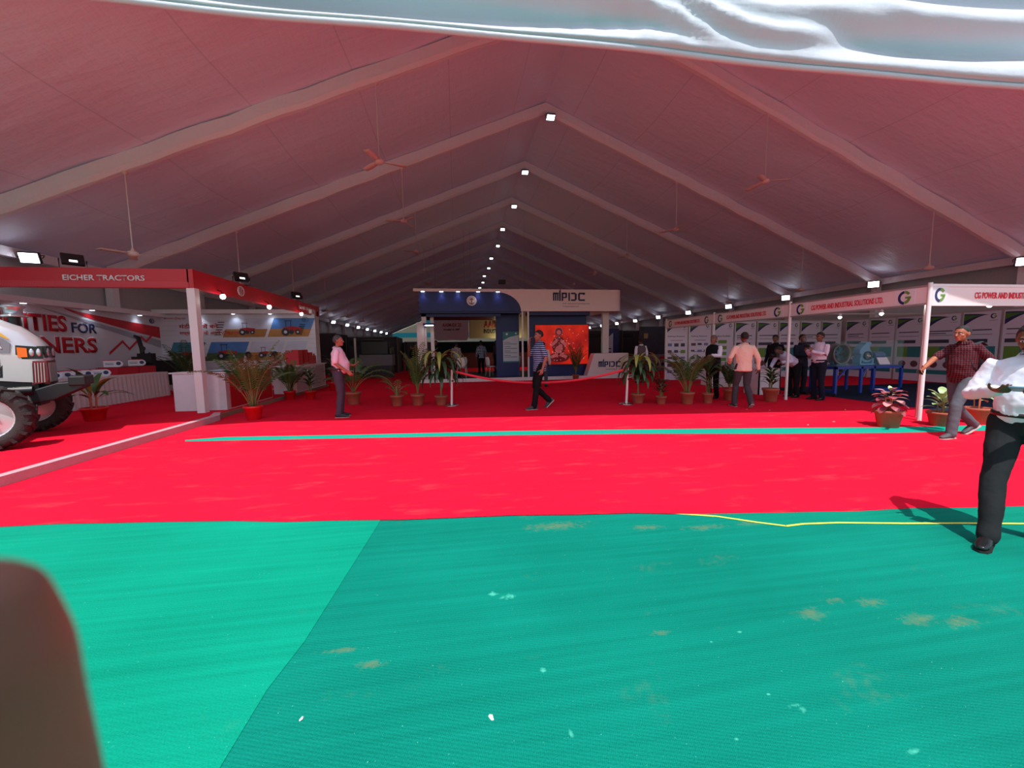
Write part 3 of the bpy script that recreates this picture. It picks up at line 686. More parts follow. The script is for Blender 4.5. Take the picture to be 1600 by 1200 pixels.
# local +X = forward, +Y = left side of the machine (away from camera), origin under the front axle
def tb(b, name, m, parent=TR): return b.build(name, m, parent)
def hood_sec(x, w_, z0, z1, crown):
    pts = []
    for y, z in ((-1, 0), (-1.02, .45), (-.98, .72), (-.8, .93), (-.4, 1.0+crown*.3), (0, 1+crown*.4), (.4, 1.0+crown*.3), (.8, .93), (.98, .72), (1.02, .45), (1, 0)):
        pts.append(V((x, y*w_/2, z0+(z1-z0)*z)))
    return pts
b = MB(); secs = []
for x, w_, z0, z1 in ((-2.3, .66, .98, 1.56), (-1.2, .66, .98, 1.58), (-.6, .65, .97, 1.58), (-.1, .64, .95, 1.54), (.25, .63, .93, 1.47), (.5, .61, .92, 1.37), (.62, .56, .92, 1.30), (.68, .46, .95, 1.24)):
    secs.append(hood_sec(x, w_, z0, z1, .1))
vs = [p for s_ in secs for p in s_]; n_ = 11
fs = [(j*n_+i, j*n_+i+1, (j+1)*n_+i+1, (j+1)*n_+i) for j in range(len(secs)-1) for i in range(n_-1)]
fs.append(tuple(range((len(secs)-1)*n_, len(secs)*n_))); fs.append(tuple(range(n_-1, -1, -1)))
fs += [((j+1)*n_, (j+1)*n_+n_-1, j*n_+n_-1, j*n_) for j in range(len(secs)-1)]
b.add(vs, fs, True); hood = tb(b, 'hood', M_silver); hood.location = (.05, 0, .92*(1-1.55)); hood.scale = (.62, .78, 1.55); hood.modifiers.new('es', 'EDGE_SPLIT').split_angle = math.radians(50)
b = MB()
for s_ in (-1,):
    fside = (V((0, s_*.325, 0)), V((1, 0, 0)), V((0, 0, 1)))
    b.m = 0; b.prism(fside, [(-1.7, 1.26), (.1, 1.22), (.13, 1.32), (.0, 1.37), (-1.7, 1.39)], -.004, .012)
    b.m = 1; b.prism(fside, [(-.55, 1.42), (-.35, 1.49), (.0, 1.42), (.13, 1.36), (.09, 1.36), (-.05, 1.40), (-.35, 1.455), (-.52, 1.40)], .0, .01)
b.build('side_stripe', [mat('grey_decal', (120, 122, 130), .4), mat('yellow_decal', (215, 170, 60), .4)], hood)
tt = text('EICHER', (V((0, -.338, 0)), V((1, 0, 0)), V((0, 0, 1))), -.62, 1.265, .08, .62, M_whitemetal, hood, bold=.02, name='lettering')
b = MB()
for i in range(6):
    b.prism((V((0, -.315, 0)), V((1, 0, 0)), V((0, 0, 1))), [(-.4, 1.0+.03*i), (-.08, 1.0+.03*i), (-.07, 1.018+.03*i), (-.39, 1.018+.03*i)], 0, .022)
b.prism((V((0, -.315, 0)), V((1, 0, 0)), V((0, 0, 1))), [(-.43, .98), (-.06, .98), (-.02, 1.2), (-.36, 1.2)], -.002, .008)
b.build('vent_grille', M_dark, hood)
b = MB(); b.m = 0
b.box((.6, 0, 1.23), (.16, .52, .12)); 
b.prism((V((0, -.3, 0)), V((1, 0, 0)), V((0, 0, 1))), [(.18, 1.16), (.63, 1.16), (.64, 1.28), (.2, 1.30)], 0, .02)
b.build('headlamp_housing', M_black, hood)
b = MB(); b.prism((V((0, -.32, 0)), V((1, 0, 0)), V((0, 0, 1))), [(.22, 1.18), (.38, 1.18), (.38, 1.27), (.22, 1.28)], 0, .015); b.build('indicator_lamp', mat('orange_lens', (225, 110, 35), .2), hood)
for x in (.45, .57):
    b = MB(); b.ell((x, -.32, 1.225), (.045, .025, .04)); b.build('headlamp', mat('headlamp_glass', (200, 200, 205), .1, .6), hood)
for y in (-.16, .16):
    b = MB(); b.ell((.68, y, 1.23), (.02, .07, .045)); b.build('headlamp', MATS['headlamp_glass'], hood)
b = MB(); b.m = 0; b.box((.63, 0, 1.02), (.1, .5, .24)); b.prism((V((0, -.3, 0)), V((1, 0, 0)), V((0, 0, 1))), [(.4, .9), (.66, .92), (.66, 1.14), (.45, 1.14)], 0, .03)
b.m = 1
for i in range(5): b.prism((V((0, -.332, 0)), V((1, 0, 0)), V((0, 0, 1))), [(.41+.05*i, .92), (.425+.05*i, .92), (.445+.05*i, 1.12), (.43+.05*i, 1.12)], 0, .012)
for i in range(7): b.box((.685, -.21+.07*i, 1.02), (.012, .02, .2))
b.build('front_grille', [mat('dark_red_grille', (110, 25, 35), .4), M_alu], hood)
b = MB(); b.box((-.75, 0, .75), (2.2, .42, .4)); b.box((.05, 0, .72), (.5, .34, .3)); b.cyl((-.2, -.25, .8), (.3, -.25, .8), .07); b.cyl((-.6, -.24, .7), (-.6, -.34, .7), .1); tb(b, 'engine_block', M_black)
b = MB(); b.cyl((0, -.72, .48), (0, .72, .48), .07); b.box((0, 0, .55), (.3, .4, .22)); b.tube([(0, -.6, .48), (-.15, -.3, .62)], .03); tb(b, 'front_axle', M_black)
b = MB(); b.prism((V((0, 0, 0)), V((1, 0, 0)), V((0, 0, 1))), [(.0, .55), (.5, .62), (.84, .8), (.84, .92), (.55, .9), (.0, .7)], -.25, .25); b.box((.78, 0, .92), (.2, .55, .16)); o = tb(b, 'front_weight_bracket', M_black); bevel(o, .02)
b = MB(); b.cyl((.12, .05, 1.7), (.12, .05, 1.96), .07); b.m = 1; b.lathe((.12, .05, 1.96), [(.0, 0), (.15, .0), (.15, .02), (.10, .04), (.10, .13), (.13, .15), (.13, .17), (.08, .2), (0, .205)]); tb(b, 'air_precleaner', [M_black, mat('clear_bowl', (170, 180, 180), .12, .5)])
b = MB(); b.cyl((-1.4, .12, 1.8), (-1.4, .12, 2.5), .04); tb(b, 'exhaust_pipe', M_dark)
def wheel(cx, cy, R, w_, side, lugs=18):
    h = MB(); cz = R
    prof = [(R*.60, -w_*.42), (R*.66, -w_*.5), (R*.85, -w_*.52), (R*.93, -w_*.42), (R*.955, 0), (R*.93, w_*.42), (R*.85, w_*.52), (R*.66, w_*.5), (R*.60, w_*.42)]
    RX = Matrix.Rotation(PI/2, 3, 'X')
    h.lathe((cx, cy, cz), prof, 40, RX)
    for i in range(lugs):
        for s_ in (-1, 1):
            a0 = 2*PI*(i+(.25 if s_ > 0 else -.25))/lugs
            da = 2*PI/lugs*.55
            vs_ = []
            for (yy, aa) in ((0, 0), (w_*.5, da)):
                for (rr, ww) in ((R*.92, .5), (R*1.0, .35)):
                    for sg in (-1, 1):
                        an = a0+aa+sg*ww*2*PI/lugs*.32
                        rr2 = rr-(.03*R if yy else 0)
                        vs_.append((cx+rr2*math.cos(an), cy+s_*yy, cz+rr2*math.sin(an)))
            h.add(vs_, [(0, 1, 3, 2), (4, 6, 7, 5), (0, 2, 6, 4), (1, 5, 7, 3), (2, 3, 7, 6), (0, 4, 5, 1)], False)
            # shoulder block running down the sidewall
            a1 = a0+da
            vs_ = []
            for (rr, yy) in ((R*.96, w_*.5), (R*.78, w_*.54)):
                for sg in (-1, 1):
                    for dy in (-.03, .012): vs_.append((cx+rr*math.cos(a1+sg*.045), cy+s_*(yy+dy), cz+rr*math.sin(a1+sg*.045)))
            h.add(vs_, [(0, 1, 3, 2), (4, 6, 7, 5), (0, 4, 5, 1), (2, 3, 7, 6), (1, 5, 7, 3), (0, 2, 6, 4)], False)
    wh = empty('wheel', (0, 0, 0)); wh.parent = TR
    h.build('tyre', M_rubber, wh)
    h = MB(); yo = side*w_*.3
    h.lathe((cx, cy, cz), [(R*.62, -w_*.44), (R*.57, -w_*.4), (R*.55, 0), (R*.57, w_*.4), (R*.62, w_*.44)], 36, RX)
    h.lathe((cx, cy+yo*.3, cz), [(R*.55, -.01), (R*.3, -.03), (0.01, -.03)], 36, RX); h.lathe((cx, cy+yo*.3, cz), [(R*.55, .01), (R*.3, .03), (.01, .03)], 36, RX)
    for i in range(8):
        a = 2*PI*i/8; h.cyl((cx+R*.22*math.cos(a), cy+yo*.3+side*.03, cz+R*.22*math.sin(a)), (cx+R*.22*math.cos(a), cy+yo*.3+side*.06, cz+R*.22*math.sin(a)), .015, n=6)
    h.cyl((cx, cy, cz), (cx, cy+side*w_*.5, cz), R*.13)
    h.build('rim', M_silver, wh)
    return wh
wheel(0, -.86, .47, .30, -1); wheel(0, .86, .47, .30, 1)
wheel(-2.2, -.85, .72, .42, -1, 22); wheel(-2.2, .85, .72, .42, 1, 22)
b = MB(); b.box((-2.0, 0, .75), (.9, .6, .5)); b.box((-1.9, 0, 1.02), (1.0, 1.3, .06)); b.cyl((-2.2, -.8, .72), (-2.2, .8, .72), .12); tb(b, 'rear_housing', M_dark)
b = MB(); b.box((-2.25, 0, 1.2), (.45, .5, .14)); b.box((-2.5, 0, 1.45), (.12, .5, .45)); bevel(tb(b, 'seat', M_black), .04)
b = MB(); b.tube([(-1.65, 0, 1.05), (-1.75, 0, 1.45)], .03); b.lathe((-1.78, 0, 1.5), [(.17, -.012), (.19, 0), (.17, .012), (.155, 0), (.17, -.012)], 24, Matrix.Rotation(-.3, 3, 'Y')); b.tube([(-1.78, -.17, 1.5), (-1.78, .17, 1.5)], .012); tb(b, 'steering_wheel', M_black)
for y in (-1, 1):
    b = MB(); b.grid(lambda u, v, y=y: (-2.2+.82*math.cos(PI*(.1+.85*u)), y*(.62+.46*v), .72+.82*math.sin(PI*(.1+.85*u))), 14, 2); solid(tb(b, 'fender', M_silver), .02)

# ================================================================== BLUE AND WHITE PAVILION (centre, far)
MPY = 17.1; F1 = .12
PV = empty('pavilion', (3, 18.5, 0), 0, 'blue and white two-part exhibition pavilion with curved fascia in the middle of the tent', 'pavilion')
PT = empty('pavilion_platform', (3, 18.5, 0), 0, 'low dark platform with a white front edge under the pavilion', 'platform')
b = MB(); b.b2((-1.7, MPY, 0), (8.0, 22.2, F1-.002)); pbuild(b, 'platform_deck', mat('dark_platform_carpet', (30, 32, 42), .9), PT)
b = MB(); b.b2((-1.75, MPY-.04, 0), (8.05, MPY, F1+.03)); pbuild(b, 'platform_edge', M_white, PT)
ff = FY(0, MPY, 0)
b = MB(); b.prism(ff, [(-1.5, 3.05), (-1.5, 3.88), (1.75, 3.88)]+[(1.75+1.12*math.sin(t_*PI/20), 3.88-.83*(1-math.cos(t_*PI/20))) for t_ in range(1, 11)], -1.2, .0); pbuild(b, 'blue_fascia', M_blue, PV)
b = MB(); arcp = [(1.75+1.12*math.sin(t_*PI/20), 3.88-.83*(1-math.cos(t_*PI/20))) for t_ in range(0, 11)]
b.prism(ff, [(-1.72, 3.88), (1.75, 3.88)]+arcp[1:]+[(7.2, 3.05), (7.2, 4.0), (-1.72, 4.0)], -.6, .05)
for i in range(6):
    a0, a1 = PI/2*i/6, PI/2*(i+1)/6
    p = [(7.2+.33*math.sin(a), MPY+.28-.33*math.cos(a)) for a in (a0, a1)]
    b.prism((V((0, 0, 0)), V((1, 0, 0)), V((0, 1, 0))), [(7.2, MPY+.28), p[0], p[1]], 3.05, 4.0)
b.b2((7.0, MPY+.2, 3.05), (7.53, 20, 4.0))
pbuild(b, 'white_fascia', M_pinkwhite, PV)
b = MB(); b.b2((-1.5, MPY+.05, 2.98), (2.9, 21.5, 3.05)); b.b2((-1.45, MPY+.3, 2.85), (2.0, MPY+.5, 3.05)); pbuild(b, 'blue_soffit', M_blue, PV)
b = MB(); b.b2((1.84, MPY+.9, F1), (2.92, MPY+1.0, 3.05)); b.b2((3.3, MPY+.7, F1), (6.1, MPY+.8, 3.05)); b.b2((3.2, MPY+.2, 2.9), (6.1, MPY+.7, 3.05)); b.b2((6.0, MPY+.7, F1), (6.1, 20, 3.05)); pbuild(b, 'blue_wall', M_blue, PV)
for x in (2.9, 3.16):
    b = MB(); b.b2((x, MPY+.02, F1), (x+.07, MPY+.09, 3.05)); pbuild(b, 'post', M_whitemetal, PV)
b = MB(); b.b2((-1.64, MPY+.1, F1), (-1.34, MPY+.3, 2.6)); b.b2((-1.45, MPY+.3, F1), (-1.25, MPY+.5, 3.0)); b.b2((-1.1, MPY+.6, F1), (-.95, MPY+.8, 3.0)); pbuild(b, 'white_pillar', M_pinkwhite, PV)
b = MB(); b.b2((6.95, MPY+.8, F1), (7.25, MPY+1.0, 3.05)); pbuild(b, 'white_pillar', M_pinkwhite, PV)
def mp_logo(fr, s, parent):
    b = MB(); r_ = lambda *a: b.rect(fr, *[q*s for q in a], .002, .02)
    for i, x in enumerate((0, .11, .22)): b.prism(fr, [(x*s, 0), ((x+.07)*s, .02*s), ((x+.07)*s, .42*s), (x*s, .36*s)], .002, .02)
    b.prism(fr, [(.33*s, .0), (.41*s, .0), (.41*s, .62*s), (.33*s, .5*s)], .002, .02)
    r_(.0, .34, .3, .42)
    r_(.46, 0, .54, .42); r_(.46, .34, .72, .42); r_(.66, .16, .74, .42); r_(.5, .14, .7, .2)
    r_(.82, 0, .9, .42)
    r_(.96, .34, 1.2, .42); r_(.96, 0, 1.2, .08); r_(1.16, .05, 1.26, .37); 
    r_(1.34, .05, 1.43, .37); r_(1.38, .34, 1.7, .42); r_(1.38, 0, 1.7, .08); b.prism(fr, [(1.62*s, .3*s), (1.7*s, .34*s), (1.7*s, .42*s), (1.55*s, .42*s)], .002, .02)
    adopt(b.build('logo_lettering', M_navy), parent)
mp_logo(FY(4.3, MPY-.05, 3.5), .86, PV)
ptext(PV, 'M.P. Industrial Development', FY(4.75, MPY-.05, 3.34), 0, 0, .07, 1.25, M_navy)
ptext(PV, 'Corporation Ltd.', FY(4.75, MPY-.05, 3.22), 0, 0, .07, .75, M_navy)
b = MB(); f = FY(.72, MPY-.0, 3.5); b.m = 0; b.disc(f, 0, 0, .21, .001, .02, k=30); b.m = 1; b.arc(f, 0, 0, .15, .165, 0, 360, .02, .024); b.rect(f, -.02, -.13, .02, .1, .02, .024); b.arc(f, 0, .02, .05, .09, 0, 180, .02, .024); b.arc(f, 0, -.06, .07, .1, 180, 360, .02, .024)
adopt(b.build('round_emblem', [M_white, mat('brown_print', (120, 70, 60), .5)]), PV)
for i, x in enumerate((-1.32, -.55, .15, 1.0, 1.85)):
    q = empty('spot_lamp', (x, MPY-.14, 3.88), 0, 'small spotlight on the top edge of the blue fascia, %s of five from the left' % ('first', 'second', 'third', 'fourth', 'fifth')[i], 'lamp', 'spotlights on the blue fascia')
    b = MB(); b.box((0, .05, .0), (.16, .2, .03)); b.build('lamp_body', M_whitemetal, q)
    b = MB(); b.box((0, 0, -.02), (.14, .08, .012)); b.build('lens', M_glowc, q)
    lamp('SPOT', (x, MPY-.14, 3.83), 4, (.75, .85, 1), .03, (0, .25, -1), spread=90)
# arm lamp beside the pillar
b = MB(); b.box((-1.1, MPY-.05, 2.5), (.5, .3, .08)); b.b2((-1.3, MPY-.05, 2.4), (-1.26, MPY+.3, 2.44)); q = tag(b.build('arm_lamp', M_blue), 'blue rectangular arm lamp fixed to the white pillar of the pavilion', 'lamp')
b = MB(); b.box((-1.1, MPY-.12, 2.45), (.35, .1, .02)); b.build('lens', M_glowc, q)
# notice board and red screen
NB = empty('notice_board', (2.5, MPY+.88, 1.5), 0, 'tall white and teal notice board on the blue wall', 'board')
f = FY(2.16, MPY+.9, 0)
b = MB(); b.rect(f, 0, .78, .74, 2.2, .001, .02); adopt(b.build('board_panel', mat('pale_blue_print', (190, 205, 215), .5)), NB)
b = MB(); b.m = 0; b.prism(f, [(0, 2.2), (0, 1.8), (.3, 1.95), (.74, 2.05), (.74, 2.2)], .02, .023); b.rect(f, 0, .78, .74, .84, .02, .023)
b.m = 1
for i, z in enumerate((1.7, 1.62, 1.5, 1.42, 1.3, 1.22, 1.1, 1.02)): b.rect(f, .06, z, .35+.3*(i % 2), z+.02, .02, .023)
b.m = 2; b.disc(f, .18, 2.09, .05, .023, .026); b.disc(f, .6, 2.12, .04, .023, .026)
adopt(b.build('print', [M_teal, M_navy, M_white]), NB)
SC = empty('display_screen', (4.9, MPY+.6, 1.8), 0, 'large glowing red screen showing an ornate seated figure', 'screen')
f = FY(3.6, MPY+.7, 0)
b = MB(); b.rect(f, 0, .62, 2.62, 2.52, .001, .05); adopt(b.build('screen_frame', M_black), SC)
m, n, l, bb, o_ = newmat('red_screen'); no = noise(n, l, o_, .9, 4)
cc = mixc(n, l, ramp(n, l, no, .35, .7), lin((150, 8, 8)), lin((235, 45, 15))); l.new(cc, bb.inputs[0]); l.new(cc, bb.inputs['Emission Color']); bb.inputs['Emission Strength'].default_value = .55
b = MB(); b.rect(f, .04, .66, 2.58, 2.48, .05, .055); adopt(b.build('screen_picture', m), SC)
random.seed(3)
b = MB(); cx, cy = 1.15, 1.45
b.m = 0; b.disc(f, cx, 2.18, .2, .055, .06); b.disc(f, cx, cy+.08, .4, .055, .06, sx=.8, sy=1.1); b.disc(f, cx, .98, .5, .055, .06, sx=1, sy=.45)
b.m = 1; b.disc(f, cx, 2.14, .11, .06, .064); b.arc(f, cx, 2.18, .17, .2, -20, 200, .06, .064); b.disc(f, cx, 1.35, .17, .06, .064); b.disc(f, cx+.08, 1.5, .1, .064, .067)
for s_ in (-1, 1):
    b.prism(f, [(cx+s_*.1, 1.85), (cx+s_*.38, 1.6), (cx+s_*.3, 1.5), (cx+s_*.06, 1.7)][::s_], .06, .064)
    b.prism(f, [(cx+s_*.1, 1.2), (cx+s_*.42, 1.05), (cx+s_*.35, .93), (cx+s_*.0, 1.05)][::s_], .06, .064)
for i in range(60):
    a = random.random()*6.28; r_ = .15+.42*random.random(); b.m = random.choice((1, 2, 2)); b.disc(f, cx+r_*math.cos(a)*.9, 1.45+r_*math.sin(a)*1.2, .012+.02*random.random(), .064, .068, k=8)
b.m = 2
for i in range(14): b.disc(f, 1.6+.9*random.random(), .9+1.4*random.random(), .015+.02*random.random(), .06, .064, k=8)
adopt(b.build('figure_artwork', [mat('maroon_print', (110, 15, 25), .5, emit=.25), mat('rose_print', (190, 90, 95), .5, emit=.3), mat('pink_dots', (225, 150, 140), .5, emit=.3)]), SC)
# slanted white desk with logo
DK = empty('reception_desk', (7, 16.9, 0), 0, 'slanted white desk with blue logo at the right end of the pavilion', 'desk')
f = FY(0, 17.12, 0)
b = MB(); b.prism(f, [(5.9, .124), (7.9, .124), (7.9, 1.15), (6.25, 1.15)], -.5, 0); adopt(bevel(b.build('desk_body', M_pinkwhite), .02), DK)
mp_logo(FY(6.45, 17.115, .52), .62, DK)
b = MB(); b.rect(f, 6.8, .4, 7.3, .42, .001, .004); adopt(b.build('caption_line', M_navy), DK)

# banners hanging behind the pavilion
def banner(x0, x1, z0, z1, y, m, label, words, torn=False):
    t_ = empty('hanging_banner', ((x0+x1)/2, y, z1), 0, label, 'banner')
    f = FY(0, y, 0)
    lo = [(x0, z0+.15), (x0+.3, z0), (x0+(x1-x0)*.5, z0+.03), (x1-.15, z0), (x1, z0+.25)] if torn else [(x0, z0), (x1, z0)]
    b = MB(); b.prism(f, lo+[(x1, z1), (x0, z1)], -.02, 0); adopt(b.build('banner_cloth', m), t_)
    b = MB(); k = 6
    for i in range(k): b.disc(f, x0+(x1-x0)*(i+.7)/(k+.4), z1-.32, .12 if i % 2 else .15, .001, .01, sx=.8, k=9)
    adopt(b.build('printed_crests', mat('dark_teal_print', (35, 60, 60), .6)), t_)
    for (s_, px, pz, h_, w_, mm) in words: ptext(t_, s_, FY(px, y-.003, pz), 0, 0, h_, w_, mm, bold=.03)
    for x in (x0+.2, x1-.2):
        b = MB(); b.cyl((x, y, z1-.02), (x, y, roofz(x)+.25), .01, n=6); adopt(b.build('cord', M_alu), t_)
M_dred = mat('dark_red_print', (150, 45, 30), .6)
banner(-1.5, .9, 2.0, 3.85, 27.5, M_cloud if False else mat('grey_white_banner', (185, 180, 195), .7), 'grey-white hanging banner with a row of crests, seen through the pavilion', [('AAIM-EX 25', -.9, 2.95, .25, 1.3, M_dred), ('Invest in MP', -.8, 2.7, .14, 1.1, M_dark)], True)
banner(.95, 5.2, 2.15, 4.05, 28, mat('cream_banner', (190, 188, 150), .7, transl=.3), 'cream hanging banner with dark red lettering, seen through the pavilion', [('AAIM-EX 25', 2.0, 2.9, .5, 2.3, M_dred), ('INDUSTRIAL EXPO', 2.0, 2.5, .3, 2.2, M_dark)])
for i, (x, z) in enumerate(((3.1, 1.9), (4.2, 1.75))):
    q = empty('uplight', (x, 29.2, 1.102), 0, 'warm glowing uplight below the cream banner, %s one' % ('left', 'right')[i], 'light')
    b = MB(); b.cyl((0, 0, 0), (0, 0, .5), .05); b.build('lamp_stand', M_black, q)
    b = MB(); b.ell((0, 0, .56), (.07, .07, .08)); b.build('bulb', mat('warm_glow', (255, 215, 140), .5, emit=7, var=0), q)
    lamp('POINT', (x, 27.5, 1.9), 30, (1, .8, .45), .05)
# dark counters and stalls far behind
b = MB(); b.b2((-1.4, 29, 0), (6, 29.4, 1.05)); b.b2((-1.4, 28.95, 1.05), (6, 29.5, 1.1)); tag(b.build('stage_counter', mat('maroon_counter', (70, 18, 22), .7)), 'dark maroon counter under the hanging banners', 'counter')
for i, (x0, x1, y, h_, lab) in enumerate(((-6.6, -3.6, 25, 2.2, 'dark grey partition stall behind the man in pink at left'), (-9.5, -6.9, 24, 2.4, 'dark partition with black sign left of the aisle'), (-3.4, -1.9, 27, 1.9, 'low dark stall just left of the pavilion'), (9.6, 12.4, 28, 2.6, 'dark grey partition row right of the pavilion'), (12.6, 16, 29, 2.6, 'grey partition stall far behind the man in the waistcoat'))):
    t_ = empty('exhibition_stall', ((x0+x1)/2, y, 0), 0, lab, 'stall')
    b = MB(); b.b2((x0, y, 0), (x1, y+.1, h_)); b.b2((x0, y, 0), (x0+.08, y+2.5, h_)); b.b2((x1-.08, y, 0), (x1, y+2.5, h_)); adopt(b.build('partition_panels', mat('dark_partition', (62, 62, 70), .7)), t_)
    b = MB(); b.b2((x0-.03, y-.04, 0), (x0+.03, y+.02, h_+.05)); b.b2((x1-.03, y-.04, 0), (x1+.03, y+.02, h_+.05)); b.b2(((x0+x1)/2-.03, y-.04, 0), ((x0+x1)/2+.03, y+.02, h_+.05)); b.b2((x0, y-.04, h_), (x1, y+.02, h_+.05)); adopt(b.build('frame', M_grey), t_)
    b = MB(); b.b2((x0+.2, y-.05, h_-.5), (x0+1.1, y-.045, h_-.2)); adopt(b.build('name_sign', M_black), t_)
t_ = empty('display_counter', (-3.9, 21.5, 0), 0, 'white counter carrying a large black machine in the dim left aisle', 'counter')
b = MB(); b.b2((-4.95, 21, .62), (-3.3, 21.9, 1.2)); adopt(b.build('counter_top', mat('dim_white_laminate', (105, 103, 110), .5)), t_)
b = MB(); b.b2((-4.9, 21.1, 0), (-3.35, 21.8, .62)); adopt(b.build('counter_base', M_black), t_)
b = MB(); b.b2((-5.15, 20.9, 0), (-5.05, 21, 2.05)); adopt(b.build('chrome_post', M_alu), t_)
b = MB(); b.b2((-4.9, 21.1, 1.203), (-3.5, 21.8, 1.9)); b.b2((-4.8, 21.2, 1.9), (-3.8, 21.7, 2.05)); b.b2((-3.5, 21.2, 1.203), (-3.3, 21.7, 1.6)); o = tag(b.build('machine_cabinet', M_black), 'large black cabinet machine standing on the white counter', 'machine'); bevel(o, .04)
t_ = empty('information_standee', (8.4, 21, 0), 0, 'narrow blue and white standee behind the slanted desk', 'standee')
b = MB(); b.b2((8.1, 21, 0), (9.1, 21.15, 2.45)); adopt(b.build('standee_body', M_blue), t_)
b = MB(); b.prism(FY(0, 20.99, 0), [(8.15, .2), (8.75, .2), (8.75, 2.2), (8.15, 1.7)], 0, .01); b.m = 1
for z in (.9, 1.1, 1.3): b.rect(FY(0, 20.98, 0), 8.2, z, 8.65, z+.06, 0, .01)
adopt(b.build('print', [M_cloud, M_navy]), t_)
t_ = empty('vehicle_display', (12.4, 22.5, 0), 0, 'dim display stand with dark pictures, red oval and blue dots on its white base', 'stand')
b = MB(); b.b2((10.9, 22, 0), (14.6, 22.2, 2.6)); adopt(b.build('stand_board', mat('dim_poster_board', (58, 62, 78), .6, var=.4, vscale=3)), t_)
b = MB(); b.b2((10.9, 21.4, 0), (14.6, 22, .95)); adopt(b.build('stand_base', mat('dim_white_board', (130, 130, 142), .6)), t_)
b = MB(); f = FY(0, 21.4, 0); b.m = 0; b.disc(f, 12.0, .75, .25, .001, .01, sx=1, sy=.35); b.m = 1
for i in range(5): b.disc(f, 11.3+.35*i, .38, .09, .001, .01)
b.m = 2; b.rect(FY(0, 22, 0), 11.1, 1.9, 11.35, 2.2, .001, .01); b.rect(FY(0, 22, 0), 12.5, 1.9, 12.8, 2.2, .001, .01)
adopt(b.build('print', [M_red, M_blue, mat('yellowish_print', (170, 150, 100), .6)]), t_)

# white chairs on the pavilion platform
def chair(x, y, rz, label, z=F1+.003, group='white cafe chairs', kind=0):
    t_ = empty('plastic_chair', (x, y, z), rz, label, 'chair', group)
    b = MB(); b.ell((0, 0, .46), (.23, .22, .03), n=16, m=6); b.build('seat', M_white, t_)
    b = MB()
    b.grid(lambda u, v: ((u-.5)*.42*(1-.25*(2*v-1)**2), .2+.05*v+.06*(1-(2*u-1)**2)-.03, .5+.42*v), 8, 8); solid(b.build('backrest', M_white, t_), .02)
    for sx in (-1, 1):
        for sy in (-1, 1):
            b = MB(); b.cyl((sx*.17, sy*.16, .45), (sx*.21, sy*.21, 0), .013, n=8); b.build('leg', M_alu, t_)
        b = MB(); b.cyl((sx*.17, .16, .45), (sx*.17, .2, .6), .012, n=6); b.build('back_support', M_alu, t_)
chair(.22, 18.0, PI, 'white chair with its back to the aisle, in front of the checked-shirt man')
chair(.3, 19.4, PI+.1, 'white chair directly behind the front white chair')
chair(1.65, 18.6, PI/2+.4, 'white rounded chair at the left side of the small table')
chair(2.3, 19.6, .1, 'white rounded chair behind the small table, facing the aisle')
chair(2.9-.15, 18.35, -PI/2, 'white rounded chair side-on at the right of the small table')
t_ = empty('round_table', (2.2, 18.6, F1+.003), 0, 'small dark round table between the white rounded chairs', 'table')
b = MB(); b.cyl((0, 0, .70), (0, 0, .73), .35, n=24); b.build('table_top', mat('smoked_top', (60, 60, 66), .2), t_)
b = MB(); b.cyl((0, 0, 0), (0, 0, .7), .03); b.cyl((0, 0, 0), (0, 0, .02), .22, n=24); b.build('pedestal', M_dark, t_)

# barrier posts with red tape
def stanchion(x, y, label, lean=0):
    t_ = empty('barrier_post', (x, y, 0), 0, label, 'barrier post', 'chrome barrier posts')
    b = MB(); b.lathe((0, 0, 0), [(0, .001), (.19, .001), (.19, .015), (.14, .03), (.03, .045), (0, .045)], 28); b.build('base', M_chrome, t_)
    b = MB(); b.cyl((0, 0, .04), (lean, 0, .93), .03, n=14); b.build('pole', mat('white_post_metal', (225, 215, 215), .3, .2), t_)
    b = MB(); b.cyl((lean, 0, .93), (lean, 0, .985), .036, n=14); b.build('cap', M_black, t_); 
    b = MB(); b.cyl((lean, 0, .62), (lean, 0, .66), .034, n=14); b.build('collar', M_black, t_)
stanchion(-.15, 10.1, 'left chrome barrier post with red tape, beside the drooping plant', .03)
stanchion(4.25, 9.3, 'right chrome barrier post with red tape, beside the yellow-green plant', .03)
b = MB()
def tape(u, v):
    x = -.1+(4.27+.1)*u; y = 10.1-.8*u; return (x, y, .93-.06*v-.36*(1-(2*u-1)**2)*.92)
b.grid(tape, 40, 1); o = b.build('barrier_tape', mat('red_barrier_tape', (230, 35, 60), .5)); solid(o, .003); tag(o, 'red barrier tape sagging between the two chrome posts', 'tape')

# ================================================================== RIGHT STAND (shell-scheme booth)
CX, CY0, CY1, CXR, CH_ = 8.6, 6.08, 15.1, 17.0, 2.53
SB = empty('shell_stand', (CX, CY0, 0), 0, 'white shell-scheme stand framework with pinkish name boards at right', 'stand')
PYS = (6.08, 9.09, 12.1, 15.1)
b = MB()
for i, y in enumerate(PYS):
    b = MB(); b.cyl((CX, y, 0), (CX, y, CH_+.02), .035, n=8); pbuild(b, 'post', M_whitemetal, SB)
for x in (11.6, 14.6, CXR):
    b = MB(); b.cyl((x, CY0, 0), (x, CY0, CH_), .035, n=8); pbuild(b, 'post', M_whitemetal, SB)
b = MB(); b.cyl((CX+.34, CY0+.28, 0), (CX+.34, CY0+.28, CH_), .03, n=8); pbuild(b, 'post', M_alu, SB)
for i in range(3):
    y0, y1 = PYS[i]+.03, PYS[i+1]-.03
    b = MB(); b.b2((CX-.012, y0, 2.17), (CX+.012, y1, 2.48)); pbuild(b, 'name_board', M_pinkwhite, SB)
    b = MB()
    for z in (2.15, 2.48): b.b2((CX-.02, y0, z), (CX+.02, y1, z+.035))
    pbuild(b, 'rail', M_alu, SB)
